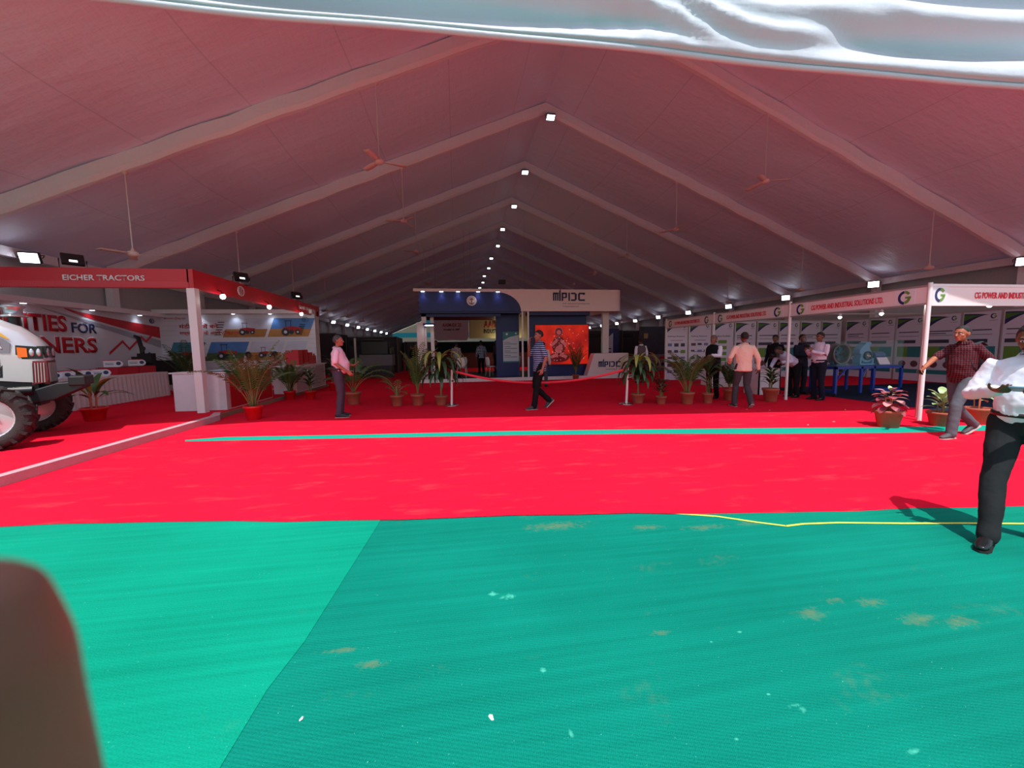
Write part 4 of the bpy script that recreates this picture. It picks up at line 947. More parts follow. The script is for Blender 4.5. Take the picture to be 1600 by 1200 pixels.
b = MB(); b.b2((CX+.03, CY0-.012, 2.17), (CXR, CY0+.012, 2.48)); pbuild(b, 'name_board', M_pinkwhite, SB)
b = MB()
for z in (2.13, 2.48): b.b2((CX+.03, CY0-.022, z), (CXR, CY0+.022, z+.045))
pbuild(b, 'rail', M_whitemetal, SB)
for x in (12.8,):
    b = MB(); b.b2((x-.02, CY0, CH_-.06), (x+.02, CY1-.03, CH_-.02)); b.b2((CX, 9.07, CH_-.06), (CXR-.03, 9.11, CH_-.02)); b.b2((CX, 12.08, CH_-.06), (CXR-.03, 12.12, CH_-.02)); pbuild(b, 'roof_grid', M_alu, SB)
M_lime = mat('lime_print', (105, 150, 60), .5)
def cg_logo(fr, x, z, r, parent, back=True):
    b = MB()
    if back: b.m = 2; b.rect(fr, x-r*1.35, z-r*1.2, x+r*1.35, z+r*1.2, .001, .006)
    b.m = 0; b.arc(fr, x, z, r*.62, r, 95, 270, .006, .012, sx=.85, k=16)
    b.m = 1; b.arc(fr, x, z, r*.62, r, 35, 88, .006, .012, sx=.85, k=6); b.rect(fr, x+r*.1, z-r*.15, x+r*.85, z+r*.12, .006, .012); b.arc(fr, x, z, r*.55, r*.95, 278, 352, .006, .012, sx=.85, k=7)
    adopt(b.build('emblem', [M_navy, M_lime, M_white]), parent)
M_redtxt = mat('red_letters', (220, 40, 60), .5)
for i in range(3):
    y1 = PYS[i+1]; f = FXn(CX-.012, y1, 0)       # x runs towards the viewer
    cg_logo(f, .32, 2.325, .13, SB, i != 2); cg_logo(f, 2.62, 2.325, .13, SB)
    ptext(SB, 'CG POWER AND INDUSTRIAL SOLUTIONS LTD.', FXn(CX-.014, y1-.62, 2.27), 0, 0, .12, 1.62, M_redtxt, bold=.015)
f = FY(CX+.03, CY0-.012, 0); cg_logo(f, .17, 2.325, .13, SB)
ptext(SB, 'CG POWER AND INDUSTRIAL SOLUTIONS LTD.', FY(CX+.98, CY0-.014, 2.265), 0, 0, .115, 2.1, M_redtxt, bold=.015)
cg_logo(f, 3.6, 2.325, .13, SB)
# poster wall
M_poster = mat('poster_white', (214, 212, 228), .5, var=.02)
M_dgtext = mat('dark_text_print', (60, 60, 85), .5)
def poster(fr, w_, idx, head, label, style):
    o_, ux, uy = fr; c = o_+ux*(w_/2)
    t_ = empty('display_poster', (c.x, c.y, 0), 0, label, 'poster', 'tall posters lining the right stand')
    b = MB(); b.rect(fr, .04, .02, w_-.04, CH_-.08, -.02, 0); adopt(b.build('poster_panel', M_poster), t_)
    b = MB(); b.rect(fr, 0, 0, .04, CH_-.04, -.03, .012); b.rect(fr, .04, CH_-.1, w_, CH_-.04, -.03, .012); adopt(b.build('aluminium_frame', M_alu), t_)
    T = 2.4
    b = MB(); k = 12
    b.m = 0; b.prism(fr, [(.06, T-.42)]+[(.06+.62*i/k, T-.42+.34*math.sin(i/k*PI/2)) for i in range(1, k+1)]+[(.06+.62*i/k, T-.02-.06*(i/k)**2) for i in range(k, -1, -1)], .001, .003)
    b.m = 1; b.prism(fr, [(.06, T-.26)]+[(.06+.5*i/k, T-.26+.17*math.sin(i/k*PI/2)) for i in range(1, k+1)]+[(.06+.5*i/k, T-.06-.03*(i/k)) for i in range(k, -1, -1)], .003, .005)
    adopt(b.build('swoosh_print', [M_navy, M_green]), t_)
    cg_logo(fr, w_-.2, T-.13, .085, t_, False)
    b = MB(); b.m = 0; 
    if head: pass
    else:
        b.rect(fr, .12, T-.58, w_-.22, T-.545, .001, .003); 
        if idx % 3 == 0: b.rect(fr, .12, T-.66, w_-.4, T-.63, .001, .003)
    b.rect(fr, w_-.3, T-.27, w_-.1, T-.26, .001, .002)
    if style == 0:      # bar, wide green-teal picture, round pictures
        b.rect(fr, .12, T-.72, w_-.2, T-.705, .001, .003)
        b.m = 0; b.rect(fr, .1, T-.98, w_-.3, T-.86, .001, .004)
        b.m = 2; b.rect(fr, .1, T-1.5, .45, T-1.1, .001, .004); b.m = 3; b.rect(fr, .45, T-1.5, w_-.1, T-1.1, .001, .004)
        b.m = 4; b.disc(fr, .3, T-1.75, .12, .001, .004); b.disc(fr, w_-.3, T-1.75, .12, .001, .004)
        b.m = 3; b.rect(fr, .1, T-2.1, w_-.1, T-1.95, .001, .004)
    elif style == 1:    # small pictures
        random.seed(idx)
        for r_ in range(5):
            for c_ in range(3):
                b.m = random.choice((0, 4, 0, 5, 2)); x = .12+c_*.29; z = T-.85-r_*.28
                b.rect(fr, x, z-.14*random.uniform(.5, 1), x+.16+.06*random.random(), z, .001, .004)
        b.m = 0
        for z in (.74, 1.22, 1.5): b.rect(fr, .25, T-z, w_-.25, T-z+.018, .001, .003)
    elif style == 2:    # lime boxes
        for r_ in range(6):
            b.m = 2; b.rect(fr, .3, T-.88-r_*.25, w_-.35, T-.74-r_*.25, .001, .004); b.m = 0; b.rect(fr, .1, T-.84-r_*.25, .26, T-.78-r_*.25, .001, .004)
    else:               # text blocks
        for r_ in range(14):
            b.m = 0; z = T-.85-r_*.1; b.rect(fr, .12, z, .12+(w_-.5)*(.55+.4*((r_*37) % 10)/10), z+.014, .001, .003)
        b.m = 5; b.rect(fr, w_-.3, T-1.2, w_-.12, T-1.0, .001, .004); b.rect(fr, .5, T-1.9, w_-.15, T-1.65, .001, .004)
    adopt(b.build('printed_content', [M_dgtext, M_navy, M_lime, M_teal, mat('photo_print', (95, 65, 75), .5), mat('blue_grey_print', (110, 120, 165), .5)]), t_)
    if head: ptext(t_, head, (o_, ux, uy), .12, T-.6, .065, min(w_-.3, .045*len(head)), M_dgtext, bold=.02, depth=.002)
pw = (CXR-CX)/8
DL = ['with small pictures, first from the left on the back wall', 'beside the grey-haired man, second from the left on the back wall', 'with a column of lime boxes, third on the back wall', 'fourth from the left, behind the man in beige', 'fifth from the left, above the leaning man', 'sixth from the left, behind the thin stand post', 'seventh from the left, behind the masked man', 'last on the back wall, behind the man looking at his phone']
for i in range(8):
    poster(FY(CX+i*pw, CY1+.08, 0), pw, i, {0: 'Railways Business', 1: 'Railway Business', 2: 'Product Portfolio'}.get(i), 'tall white poster '+DL[i], (1, 1, 2, 0, 0, 0, 0, 0)[i])
DR = ['above the round blower', 'above the volute blower', 'above the right end of the blue frame', 'left of the front corner post', 'seen between the corner post and the man in maroon', 'behind the man in maroon', 'with text blocks, left of the man in the white shirt', 'behind the man in the white shirt', 'nearest the front of the stand']
for i in range(9):
    pl_ = (CY1-CY0)/9
    poster(FXn(CXR+.08, CY1-i*pl_, 0), pl_, i+9, None, 'tall side-wall poster '+DR[i], 0 if i < 6 else 3)
b = MB(); b.b2((10.2, 6.4, .001), (16.9, 11.6, .012)); tag(b.build('dark_carpet', carpet_mat('dark_blue_carpet', (28, 42, 62), .2)), 'dark blue carpet under the machines in the right stand', 'carpet')
b = MB(); b.b2((13.6, 7.2, .012), (16.4, 8.2, .78)); o = tag(b.build('draped_counter', mat('black_cloth', (22, 18, 20), .9)), 'long black-draped counter behind the walking man in maroon', 'counter')
for i, (x, y) in enumerate(((12.1, 10.9), (12.0, 9.6), (12.1, 7.4), (8.85, 6.5))):
    q = empty('spot_lamp', (x, y, 2.48), 0, 'small clip-on spotlight under the stand roof rail, '+('above the blowers', 'above the blue frame', 'above the man in maroon', 'by the front corner post')[i], 'lamp', 'clip-on spotlights of the right stand')
    b = MB(); b.cyl((0, 0, 0), (0, 0, -.12), .012, n=6); b.cyl((0, 0, -.1), (-.06, -.05, -.2), .035, .055); b.build('lamp_body', M_whitemetal, q)
    b = MB(); b.ell((-.065, -.055, -.215), (.04, .04, .035)); b.build('bulb', M_glow, q)
    lamp('POINT', (x-.1, y-.1, 2.2), 3, (1, .95, .9), .05)
# low white table near the far end and one by the leaning man
def wtable(x0, y0, x1, y1, h, label, logo=False):
    t_ = empty('display_table', ((x0+x1)/2, (y0+y1)/2, 0), 0, label, 'table')
    b = MB(); b.b2((x0, y0, 0), (x1, y0+.03, h-.03)); b.b2((x0, y0, 0), (x0+.03, y1, h-.03)); b.b2((x1-.03, y0, 0), (x1, y1, h-.03)); adopt(b.build('table_panels', M_white), t_)
    b = MB(); b.b2((x0-.02, y0-.02, h-.03), (x1+.02, y1+.02, h)); adopt(b.build('table_top', M_white), t_)
wtable(9.0, 12.3, 10.5, 13.3, .78, 'white table behind the palm at the far end of the right stand')
wtable(8.7, 10.15, 9.4, 10.75, .76, 'white table in front of the leaning man')
# blowers on a blue frame under clear cover
BF = empty('blower_bench', (12, 9.6, .012), 0, 'blue steel bench frame on castors carrying the two blowers', 'bench')
M_bluef = mat('blue_painted_steel', (18, 60, 150), .4)
b = MB()
bx0, bx1, by0, by1, bh = 10.25, 12.35, 9.25, 10.0, .82
for x in (bx0, (bx0+bx1)/2-.25, (bx0+bx1)/2+.15, bx1):
    for y in (by0, by1): b.b2((x-.03, y-.03, .09), (x+.03, y+.03, bh))
for y in (by0, by1): b.b2((bx0-.03, y-.03, bh-.06), (bx1+.03, y+.03, bh)); 
b.b2((11.4, by0-.03, .12), (bx1+.03, by0+.03, .2))
for x in (bx0, bx1): b.b2((x-.03, by0, bh-.06), (x+.03, by1, bh)); b.b2((x-.03, by0, .12), (x+.03, by1, .18))
b.tube([(bx0+.03, by0, .45), (bx0+.35, by0, .8)], .025); b.tube([(11.05, by0, .45), (11.2, by0, .8)], .025)
pbuild(b, 'steel_frame', M_bluef, BF)
b = MB(); b.b2((bx0-.03, by0-.03, bh), (bx1+.03, by1+.03, bh+.012)); pbuild(b, 'top_plate', M_bluef, BF)
for x in (bx0, bx1):
    for y in (by0, by1):
        b = MB(); b.cyl((x-.015, y, .062), (x+.015, y, .062), .048); pbuild(b, 'castor', M_dark, BF)
BW1 = empty('axial_blower', (10.62, 9.6, .847), 0, 'round grey-blue axial blower with bolted rim', 'blower')
RXm = Matrix.Rotation(PI/2, 3, 'X')
m_dblue = mat('grey_blue_paint', (70, 110, 135), .45)
b = MB(); b.lathe((0, -.1, .5), [(.40, -.2), (.47, -.2), (.48, -.17), (.44, -.16), (.42, .1), (.46, .14), (.46, .18), (.39, .18), (.38, .1), (.38, -.16), (.40, -.2)], 40, RXm)
for i in range(24):
    a = 2*PI*i/24; b.cyl((.455*math.cos(a), -.32, .5+.455*math.sin(a)), (.455*math.cos(a), -.27, .5+.455*math.sin(a)), .014, n=6)
b.build('casing', mat('worn_grey_metal', (120, 115, 110), .4, .5), BW1)
b = MB(); b.lathe((0, -.1, .5), [(.385, -.12), (.3, -.05), (.18, .02), (.12, .12)], 36, RXm); b.build('inlet_cone', m_dblue, BW1)
b = MB(); b.ell((0, -.16, .5), (.08, .07, .08))
for i in range(7):
    a = 2*PI*i/7; p = V((math.cos(a), 0, math.sin(a))); q_ = V((-math.sin(a), 0, math.cos(a)))
    b.add([V((0, -.14, .5))+p*.07+q_*.03, V((0, -.1, .5))+p*.07-q_*.03, V((0, -.12, .5))+p*.3-q_*.05, V((0, -.17, .5))+p*.3+q_*.06], [(0, 1, 2, 3), (3, 2, 1, 0)])
b.build('impeller', M_dark, BW1)
b = MB(); b.b2((-.3, -.3, 0), (.3, .1, .05)); b.b2((-.3, -.15, .0), (-.24, 0, .2)); b.b2((.24, -.15, 0), (.3, 0, .2)); b.build('mounting_feet', m_dblue, BW1)
BW2 = empty('centrifugal_blower', (11.5, 9.6, .847), 0, 'pale blue snail-shaped centrifugal blower with motor', 'blower')
m_pblue = mat('pale_blue_paint', (105, 165, 195), .4)
BW1.scale = (.64, .64, .64); BW2.scale = (.66, .66, .62)
f = FY(0, 0, 0)
pts = [( (.22+.20*t_/24)*math.cos(PI*1.5-2*PI*t_/24*.93)-.0, .42+(.22+.20*t_/24)*math.sin(PI*1.5-2*PI*t_/24*.93)) for t_ in range(25)]
b = MB(); b.prism(f, [(.3*math.cos(a), .40+.3*math.sin(a)) for a in [math.radians(q) for q in range(-200, 45, 12)]]+[(.14, .72), (.1, .86), (.2, .93), (.2, 1.02), (-.08, 1.02), (-.1, .93), (-.2, .86), (-.33, .7), (-.36, .5)], -.18, .16); bevel(b.build('volute', m_pblue, BW2), .03)
b = MB(); b.lathe((0, -.16, .42), [(.2, 0), (.2, .06), (.15, .07), (.14, .0)], 30, RXm); b.build('inlet_ring', M_dark, BW2)
b = MB(); b.lathe((0, -.2, .42), [(.085, 0), (.085, .04), (.06, .045), (.055, 0)], 24, RXm); b.ell((0, -.2, .42), (.03, .05, .03)); b.build('hub', M_chrome, BW2)
b = MB(); b.cyl((.35, -.05, .42), (.85, -.05, .42), .17, n=20); b.cyl((.85, -.05, .42), (.92, -.05, .42), .13); b.b2((.38, -.2, .0), (.8, .12, .1)); b.b2((.38, -.1, .1), (.8, .0, .3)); b.build('motor', mat('mid_blue_paint', (70, 100, 140), .4), BW2)
b = MB(); b.b2((-.35, -.2, 0), (.35, .18, .06)); b.b2((-.35, -.18, .04), (-.28, .16, .35)); b.b2((.25, -.18, .04), (.32, .16, .3)); b.build('mounting_base', m_pblue, BW2)
b = MB(); R = Matrix.Rotation(-.5, 3, 'X'); b.box((11.95, 9.42, .95), (.34, .02, .22), R); tag(b.build('info_card', M_white), 'white information card leaning against the blue motor', 'card')
b = MB()
for (a_, c_) in (((bx0, by0-.02, .834), (bx1, by0-.012, 1.52)), ((bx1-.008, by0, .834), (bx1, by1, 1.52)), ((bx0, by0, .834), (bx0+.008, by1, 1.52)), ((bx0, by0, 1.512), (bx1, by1, 1.52))): b.b2(a_, c_)
tag(b.build('clear_cover', M_glass), 'clear acrylic cover box standing over the two blowers', 'cover')

# ================================================================== CEILING FANS
M_fan = mat('fan_cream_enamel', (232, 205, 200), .35)
def make_fan(rod=1.93):
    t_ = empty('ceiling_fan', (0, 0, 0)); 
    b = MB(); b.cyl((0, 0, 0), (0, 0, rod), .014, n=8); b.build('down_rod', mat('rod_white', (220, 215, 215), .4), t_)
    b = MB(); b.lathe((0, 0, 0), [(0, -.09), (.07, -.085), (.115, -.05), (.12, -.01), (.09, .03), (.04, .05), (.03, .09), (.014, .12)], 20); b.build('motor_housing', M_fan, t_)
    b = MB(); b.lathe((0, 0, rod), [(.05, -.02), (.06, -.1), (.014, -.14)], 12); b.build('canopy_cup', M_fan, t_)
    for i in range(3):
        a = 2*PI*i/3; R = Matrix.Rotation(a, 3, 'Z'); b = MB()
        def bl(u, v):
            x = .1+.56*u; wd = .055+.03*math.sin(u*PI*.8); y = (v-.5)*2*wd; z = -.03-.02*u+y*.22*(1-.5*u); return R @ V((x, y, z))
        b.grid(bl, 8, 2); o = b.build('blade', M_fan, t_); solid(o, .006)
    return t_
random.seed(11)
fan0 = make_fan(); first = True
row = {-11.25: 'far left', -5.45: 'inner left', 5.5: 'inner right', 11.5: 'far right'}
for k in range(1, 10):
    for dx in row:
        z = (6.27 if abs(dx) < 8 else 3.86)
        fn_ = fan0 if first else copy_tree(fan0)
        first = False
        fn_.location = (XR+dx, YF(k), z); fn_.rotation_euler = (0, 0, {(1, -5.45): .25, (1, 5.5): -.4, (1, -11.25): .1, (1, 11.5): .05}.get((k, dx), random.random()*2))
        tag(fn_, 'pale three-blade ceiling fan in the %s row, %s from the entrance' % (row[dx], ORD[k-1].replace('nearest', 'first')), 'ceiling fan', 'ceiling fans hanging from the rafters')
# rods must reach the rafters: stretch per fan where needed is not required, the canopy cup meets the wrap cloth

# ================================================================== TENT LAMPS
def make_flood(big=False):
    t_ = empty('flood_light', (0, 0, 0)); s_ = 1.0
    b = MB(); b.box((0, 0, 0), (.42*s_, .1, .3*s_)); bevel(b.build('lamp_housing', M_dark, t_), .02)
    b = MB(); b.box((0, -.056, 0), (.36*s_, .012, .25*s_)); b.build('lens', M_glowc, t_)
    b = MB(); b.tube([(-.24, 0, 0), (-.24, .12, .05), (.24, .12, .05), (.24, 0, 0)], .012, 6); b.build('bracket', M_black, t_)
    return t_
fl0 = make_flood(); first = True
for side, x, rz in (('left', XL+.35, PI/2), ('right', XE-.35, -PI/2)):
    ys = [YF(k) for k in range(1, 14)]
    for k, y in enumerate(ys):
        if side == 'left' and k == 0: y = 12.7; 
        if side == 'left' and 0 < k < 5: continue
        q = fl0 if first else copy_tree(fl0); first = False
        q.location = (x, y-.15, 4.08); q.rotation_euler = (.35, 0, rz*.55 if not (side == 'left' and k == 0) else .3)
        tag(q, ('large bright square floodlight at the far left above the red fascia' if side == 'left' and k == 0 else 'white floodlight on the %s eave, %s frame from the entrance' % (side, ORD[k].replace('nearest', 'first'))), 'floodlight', 'floodlights along the eaves')
        d_ = V((1 if side == 'left' else -1, -.6, .35))
        if 0 < k < 10: lamp('SPOT', (x+.1*(1 if side == 'left' else -1), y-.3, 4.1), 5, (.82, .92, 1), .12, d_, spread=165)
for k in range(2, 14):
    y = YF(k); q = copy_tree(fl0); q.location = (XR+(.0 if k % 2 else .15), y-.22, HR-.28); q.rotation_euler = (1.1, 0, 0); q.scale = (.8, .8, .8)
    tag(q, 'small bright lamp at the ridge of the roof, %s from the entrance' % ORD[k-2].replace('nearest', 'first'), 'lamp', 'lamps along the ridge')
    lamp('SPOT', (XR, y-.4, HR-.4), 6, (.9, .96, 1), .1, (0, -.5, -1), spread=150)
# black floodlights clamped on the red fascia
for i, (x, y, z, lb) in enumerate(((-8.0, 9.7, 3.3, 'black floodlight clamped on top of the front of the red fascia'), (-5.66, 11.6, 3.3, 'black floodlight tilted on top of the red fascia near its corner'), (-5.66, 15.3, 3.3, 'black floodlight on top of the red fascia at its far half'))):
    t_ = empty('flood_light', (x, y, z-.04), .8, lb, 'floodlight')
    b = MB(); b.box((0, .0, .2), (.34, .08, .26), Matrix.Rotation(-.5, 3, 'X')); bevel(b.build('lamp_housing', M_black, t_), .015)
    b = MB(); b.tube([(-.2, 0, .2), (-.2, 0, .0), (.2, 0, .0), (.2, 0, .2)], .014, 6); b.build('bracket', M_black, t_)
    b = MB(); b.box((.0, -.06, .16), (.12, .02, .05), Matrix.Rotation(-.5, 3, 'X')); b.build('lens', mat('dim_lamp_glow', (250, 250, 255), .5, emit=2, var=0), t_)
# grey ducts high in the far dark part
b = MB(); b.b2((4.6, 41, 8.1), (5.3, 41.5, 8.5)); tag(b.build('hanging_box', mat('dim_grey_box', (110, 105, 112), .6)), 'small grey box hanging under the far roof ridge', 'box')

# ================================================================== PLANTS
def frond(b, base, az, ln, rise, droop, leaf=.24, pairs=16, wd=.012, side=None):
    base = V(base); h = V((math.cos(az), math.sin(az), 0)); pts = []
    ang = rise; p = base.copy(); k = 14
    for i in range(k+1):
        pts.append(p.copy()); p = p+(h*math.cos(ang)+V((0, 0, 1))*math.sin(ang))*ln/k; ang -= droop/k*(.4+1.2*i/k)
    b.m = 1; b.loft(pts, [(.009*(1-.7*i/k)+.002,)*2 for i in range(k+1)], V((.1, .2, 1)), 5, False)
    b.m = 0; lat = h.cross(V((0, 0, 1)))
    for i in range(pairs):
        t = .28+.72*i/pairs; f = t*k; j = min(int(f), k-1); q = pts[j].lerp(pts[j+1], f-j); tg = (pts[j+1]-pts[j]).normalized()
        L = leaf*math.sin(PI*(.25+.72*(i/pairs)))**.7*(.85+.3*random.random())
        for s in (-1, 1):
            d = (lat*s*.85+tg*.65+V((0, 0, .12))).normalized(); m_ = q+d*L*.5+V((0, 0, -.02*L)); e = q+d*L*.95+V((0, 0, -.28*L))
            wv = tg*wd
            b.add([q, m_-wv, e, m_+wv], [(0, 1, 2, 3)], True)
def blade_leaf(b, base, az, tilt, ln, wd, droop=.6, petiole=.0, mi=0, fold=.15):
    base = V(base); h = V((math.cos(az), math.sin(az), 0)); lat = V((-h.y, h.x, 0)); ang = tilt; p = base.copy(); up_ = V((0, 0, 1))
    if petiole:
        e = p+(h*math.cos(ang)+up_*math.sin(ang))*petiole; b.m = 1; b.cyl(p, e, .005, .004, n=5); p = e
    b.m = mi; k = 8; L = []; Rr = []; Mm = []
    for i in range(k+1):
        t = i/k; w_ = wd*math.sin(PI*min(1, t*.94+.05))**.8
        nrm = up_*math.cos(ang)-h*math.sin(ang)
        Mm.append(p.copy()); L.append(p+lat*w_+nrm*w_*fold); Rr.append(p-lat*w_+nrm*w_*fold)
        p = p+(h*math.cos(ang)+up_*math.sin(ang))*ln/k; ang -= droop/k
    n0 = k+1; vs = Mm+L+Rr; fs = []
    for i in range(k): fs += [(i, i+1, n0+i+1, n0+i), (2*n0+i, 2*n0+i+1, i+1, i)]
    b.add(vs, fs, True)
def plant(x, y, potr, poth, potm, kind, h, label, cat='potted plant', z=0, name='potted_plant', seed=1, leafm=None, group=None):
    random.seed(seed)
    t_ = empty(name, (x, y, z+.001), 0, label, cat, group)
    b = MB(); pr = potr
    b.lathe((0, 0, 0), [(0, 0), (pr*.68, 0), (pr*.72, .01), (pr*.93, poth*.82), (pr*1.02, poth*.83), (pr*1.04, poth), (pr*.95, poth), (pr*.9, poth*.9), (pr*.88, poth*.86)], 24); b.build('pot', potm, t_)
    b = MB(); b.ell((0, 0, poth*.86), (pr*.9, pr*.9, .02), n=16, m=6); b.build('soil', M_soil, t_)
    b = MB(); B0 = V((0, 0, poth*.88))
    def stem(px, py, hh, r=.012):
        bs = MB(); bs.cyl(B0+V((px, py, 0)), B0+V((px*1.4, py*1.4, hh)), r, r*.7, n=7); return bs
    m2 = [leafm or M_leaf, M_stem]
    if kind == 'areca':
        n_ = 15
        for i in range(n_):
            az = 2.4*i+random.random()*.5; r_ = .05*random.random()
            frond(b, B0+V((r_*math.cos(az), r_*math.sin(az), 0)), az, h*(.75+.35*random.random()), 1.5-.16*random.random()-(.22 if i % 3 == 0 else 0), .7+.9*random.random(), leaf=.17*h+.05, pairs=20, wd=.017)
    elif kind == 'bigpalm':
        for az, L, rise, dr in ((0.1, 1.25, 1.15, 2.3), (-.3, 1.3, 1.0, 2.6), (.5, 1.0, 1.35, 1.6), (2.8, .95, 1.35, 1.7), (1.6, 1.0, 1.45, 1.2), (-1.3, .9, 1.3, 1.9), (3.6, .8, 1.2, 2.0)):
            frond(b, B0, az, L*h, rise, dr, leaf=.34, pairs=24, wd=.016)
    elif kind == 'thin':
        for i, (az, L, rise, dr) in enumerate(((2.9, .8, 1.3, 1.8), (.2, .6, 1.2, 1.6), (1.5, .6, 1.4, 1.0), (-.6, .5, 1.0, 2.4), (3.6, .5, 1.2, 1.5))):
            frond(b, B0, az, L*h, rise, dr, leaf=.16, pairs=7, wd=.014)
        stem(0, 0, .3*h, .035).build('trunk', M_stem, t_)
    elif kind == 'tall':
        for i in range(15):
            az = 2.4*i; frond(b, B0, az, h*(.7+.4*random.random()), 1.5-.1*random.random(), .35+1.0*random.random(), leaf=.2, pairs=18, wd=.016)
    elif kind == 'droop':
        stem(0, 0, h*.72, .022).build('trunk', M_stem, t_)
        for i in range(44):
            az = 2.4*i; f = .3+.65*i/44; mi = 0 if i < 36 else 2
            blade_leaf(b, B0+V((0, 0, h*f*.78)), az, 1.1, h*.74*(.75+.35*random.random()), .05, droop=3.1, mi=mi)
        m2 = [leafm or M_leafd, M_stem, M_leafy]
    elif kind == 'broad':
        for i in range(3): stem(.03*math.cos(2*i), .03*math.sin(2*i), h*.6).build('stem', M_stem, t_)
        for i in range(26):
            az = 2.4*i; f = .15+.7*i/26
            blade_leaf(b, B0+V((.02*math.cos(az), .02*math.sin(az), h*f*.75)), az, 1.0-.3*random.random(), h*.36, .045+.015*random.random(), droop=1.3, petiole=.05)
        m2 = [leafm or M_leafd, M_stem]
    elif kind == 'croton':
        for i in range(4): stem(.05*math.cos(1.6*i), .05*math.sin(1.6*i), h*.35, .014).build('stem', M_orangeleaf, t_)
        for i in range(16):
            az = 2.4*i; blade_leaf(b, B0+V((.04*math.cos(az), .04*math.sin(az), .1+h*.3*random.random())), az, 1.35-.8*(i % 3)/2, h*.62, .055, droop=1.2, petiole=.08, mi=2 if i % 3 == 1 else 0)
        m2 = [leafm or M_leaf, M_orangeleaf, M_leafy]
    elif kind == 'coleus':
        for i in range(3): stem(.04*math.cos(2*i), .04*math.sin(2*i), h*.6, .009).build('stem', M_orangeleaf, t_)
        for i in range(30):
            az = 2.4*i; f = i/30; R_ = .14*(1-f*.6)
            blade_leaf(b, B0+V((R_*math.cos(az)*.5, R_*math.sin(az)*.5, h*(.15+.75*f))), az, .5-.9*(1-f), .17, .062, droop=.9, petiole=.05, mi=2 if i % 3 == 0 else 0, fold=.05)
        blade_leaf(b, B0+V((0, 0, h*.9)), 1.0, 1.2, .1, .03, mi=3); blade_leaf(b, B0+V((0, 0, h*.9)), 4.0, .9, .09, .03, mi=3)
        m2 = [M_pinkleaf, M_stem, mat('pink_leaf_pale', (215, 140, 140), .45, var=.3, vscale=25), M_leafp]
    elif kind == 'dieff':
        for i in range(3): stem(.04*math.cos(2*i), .04*math.sin(2*i), h*.45, .012).build('stem', M_stem, t_)
        for i in range(17):
            az = 2.4*i; f = i/17
            blade_leaf(b, B0+V((0, 0, h*(.15+.5*f))), az, .3+.9*f, h*.48, .055, droop=.9, petiole=.07, mi=0)
        m2 = [leafm or M_leafp, M_stem]
    elif kind == 'sparse':
        for i in range(3): stem(.04*math.cos(2*i), .04*math.sin(2*i), h*.8, .009).build('stem', M_orangeleaf, t_)
        for i in range(9):
            az = 2.4*i; blade_leaf(b, B0+V((.03*math.cos(az), .03*math.sin(az), h*(.3+.6*i/9))), az, .2+.8*(i % 2), .15, .035, droop=1.2, petiole=.05)
        m2 = [leafm or M_leafp, M_stem]
    o = b.build('foliage', m2, t_)
    return t_
G1 = 'potted plants lining the carpet'
plant(-4.39, 9.08, .185, .30, M_redpot, 'areca', 1.45, 'areca palm in the largest glossy red pot, in front of the red counter panel', seed=2)
plant(-5.02, 12.55, .17, .26, M_redpot, 'areca', 1.1, 'palm in a red pot in front of the far white desk', seed=3)
plant(-4.42, 12.5, .16, .25, M_redpot, 'broad', .95, 'broad dark-leaved plant in a red pot right of the red-potted palm', seed=4)
plant(-2.78, 10.95, .2, .34, M_terra, 'bigpalm', 1.15, 'large palm with drooping feathery fronds in a terracotta pot behind the man in pink', seed=5)
plant(-1.56, 10.4, .165, .28, M_terra, 'thin', .85, 'small sparse palm in a whitish terracotta pot, left of the tall one', seed=6)
plant(-1.03, 10.39, .175, .29, M_terra, 'tall', 1.4, 'tall upright palm in a terracotta pot before the white pavilion pillar', seed=7)
plant(-.42, 10.3, .17, .25, M_terra, 'droop', 1.35, 'plant with long limp green leaves left of the left barrier post', seed=8)
plant(4.62, 9.42, .17, .25, M_terra, 'droop', 1.2, 'drooping plant with yellow-green top beside the right barrier post', seed=9, leafm=M_leafd)
plant(5.11, 9.15, .13, .2, M_terra, 'broad', .6, 'small dark reddish plant in a small pot right of the barrier post', seed=10, leafm=mat('dark_reddish_leaf', (80, 50, 40), .5, var=.4, vscale=9))
plant(5.73, 9.0, .165, .30, M_terra, 'areca', 1.2, 'areca palm in a terracotta pot in front of the stand nearest the aisle end', seed=11)
plant(6.28, 8.98, .13, .26, M_terra, 'dieff', .95, 'leafy plant in a terracotta pot in front of the man in the black waistcoat', seed=12, leafm=M_leafd)
plant(7.15, 9.35, .15, .3, M_terra, 'tall', .75, 'narrow upright plant mostly hidden behind the man in beige', seed=13, leafm=M_leafd)
plant(7.99, 8.92, .19, .34, M_terra, 'broad', .75, 'dark broad-leaved plant in a clean terracotta pot before the white table', seed=14)
plant(7.45, 5.72, .2, .3, M_terra, 'coleus', .42, 'plant with pink and purple leaves in a terracotta pot on the green strip', seed=15)
plant(8.4, 5.62, .185, .25, M_terra, 'dieff', .42, 'small green leafy plant in a terracotta pot beside the front corner post', seed=16)
plant(9.3, 5.7, .19, .28, M_terra, 'sparse', .5, 'sparse plant with few leaves in a terracotta pot behind the walking man', seed=17)
plant(-7.35, 9.0, .21, .27, M_redpot, 'croton', .95, 'large-leaved croton in a red pot beside the tractor front', z=PZ, seed=18)
plant(-9.3, 15.0, .17, .3, M_black, 'areca', 1.55, 'tall dark palm in front of the display wall left of the white post', z=PZ, seed=19, leafm=M_leafd)
plant(-4.5, 15.0, .17, .3, M_redpot, 'broad', 1.3, 'leafy plant at the far corner of the tractor stand behind the man in pink', seed=20)
plant(5.15, 16.4, .15, .25, M_terra, 'tall', 1.45, 'dark tall plant standing in front of the red screen', seed=21, leafm=M_leafd)

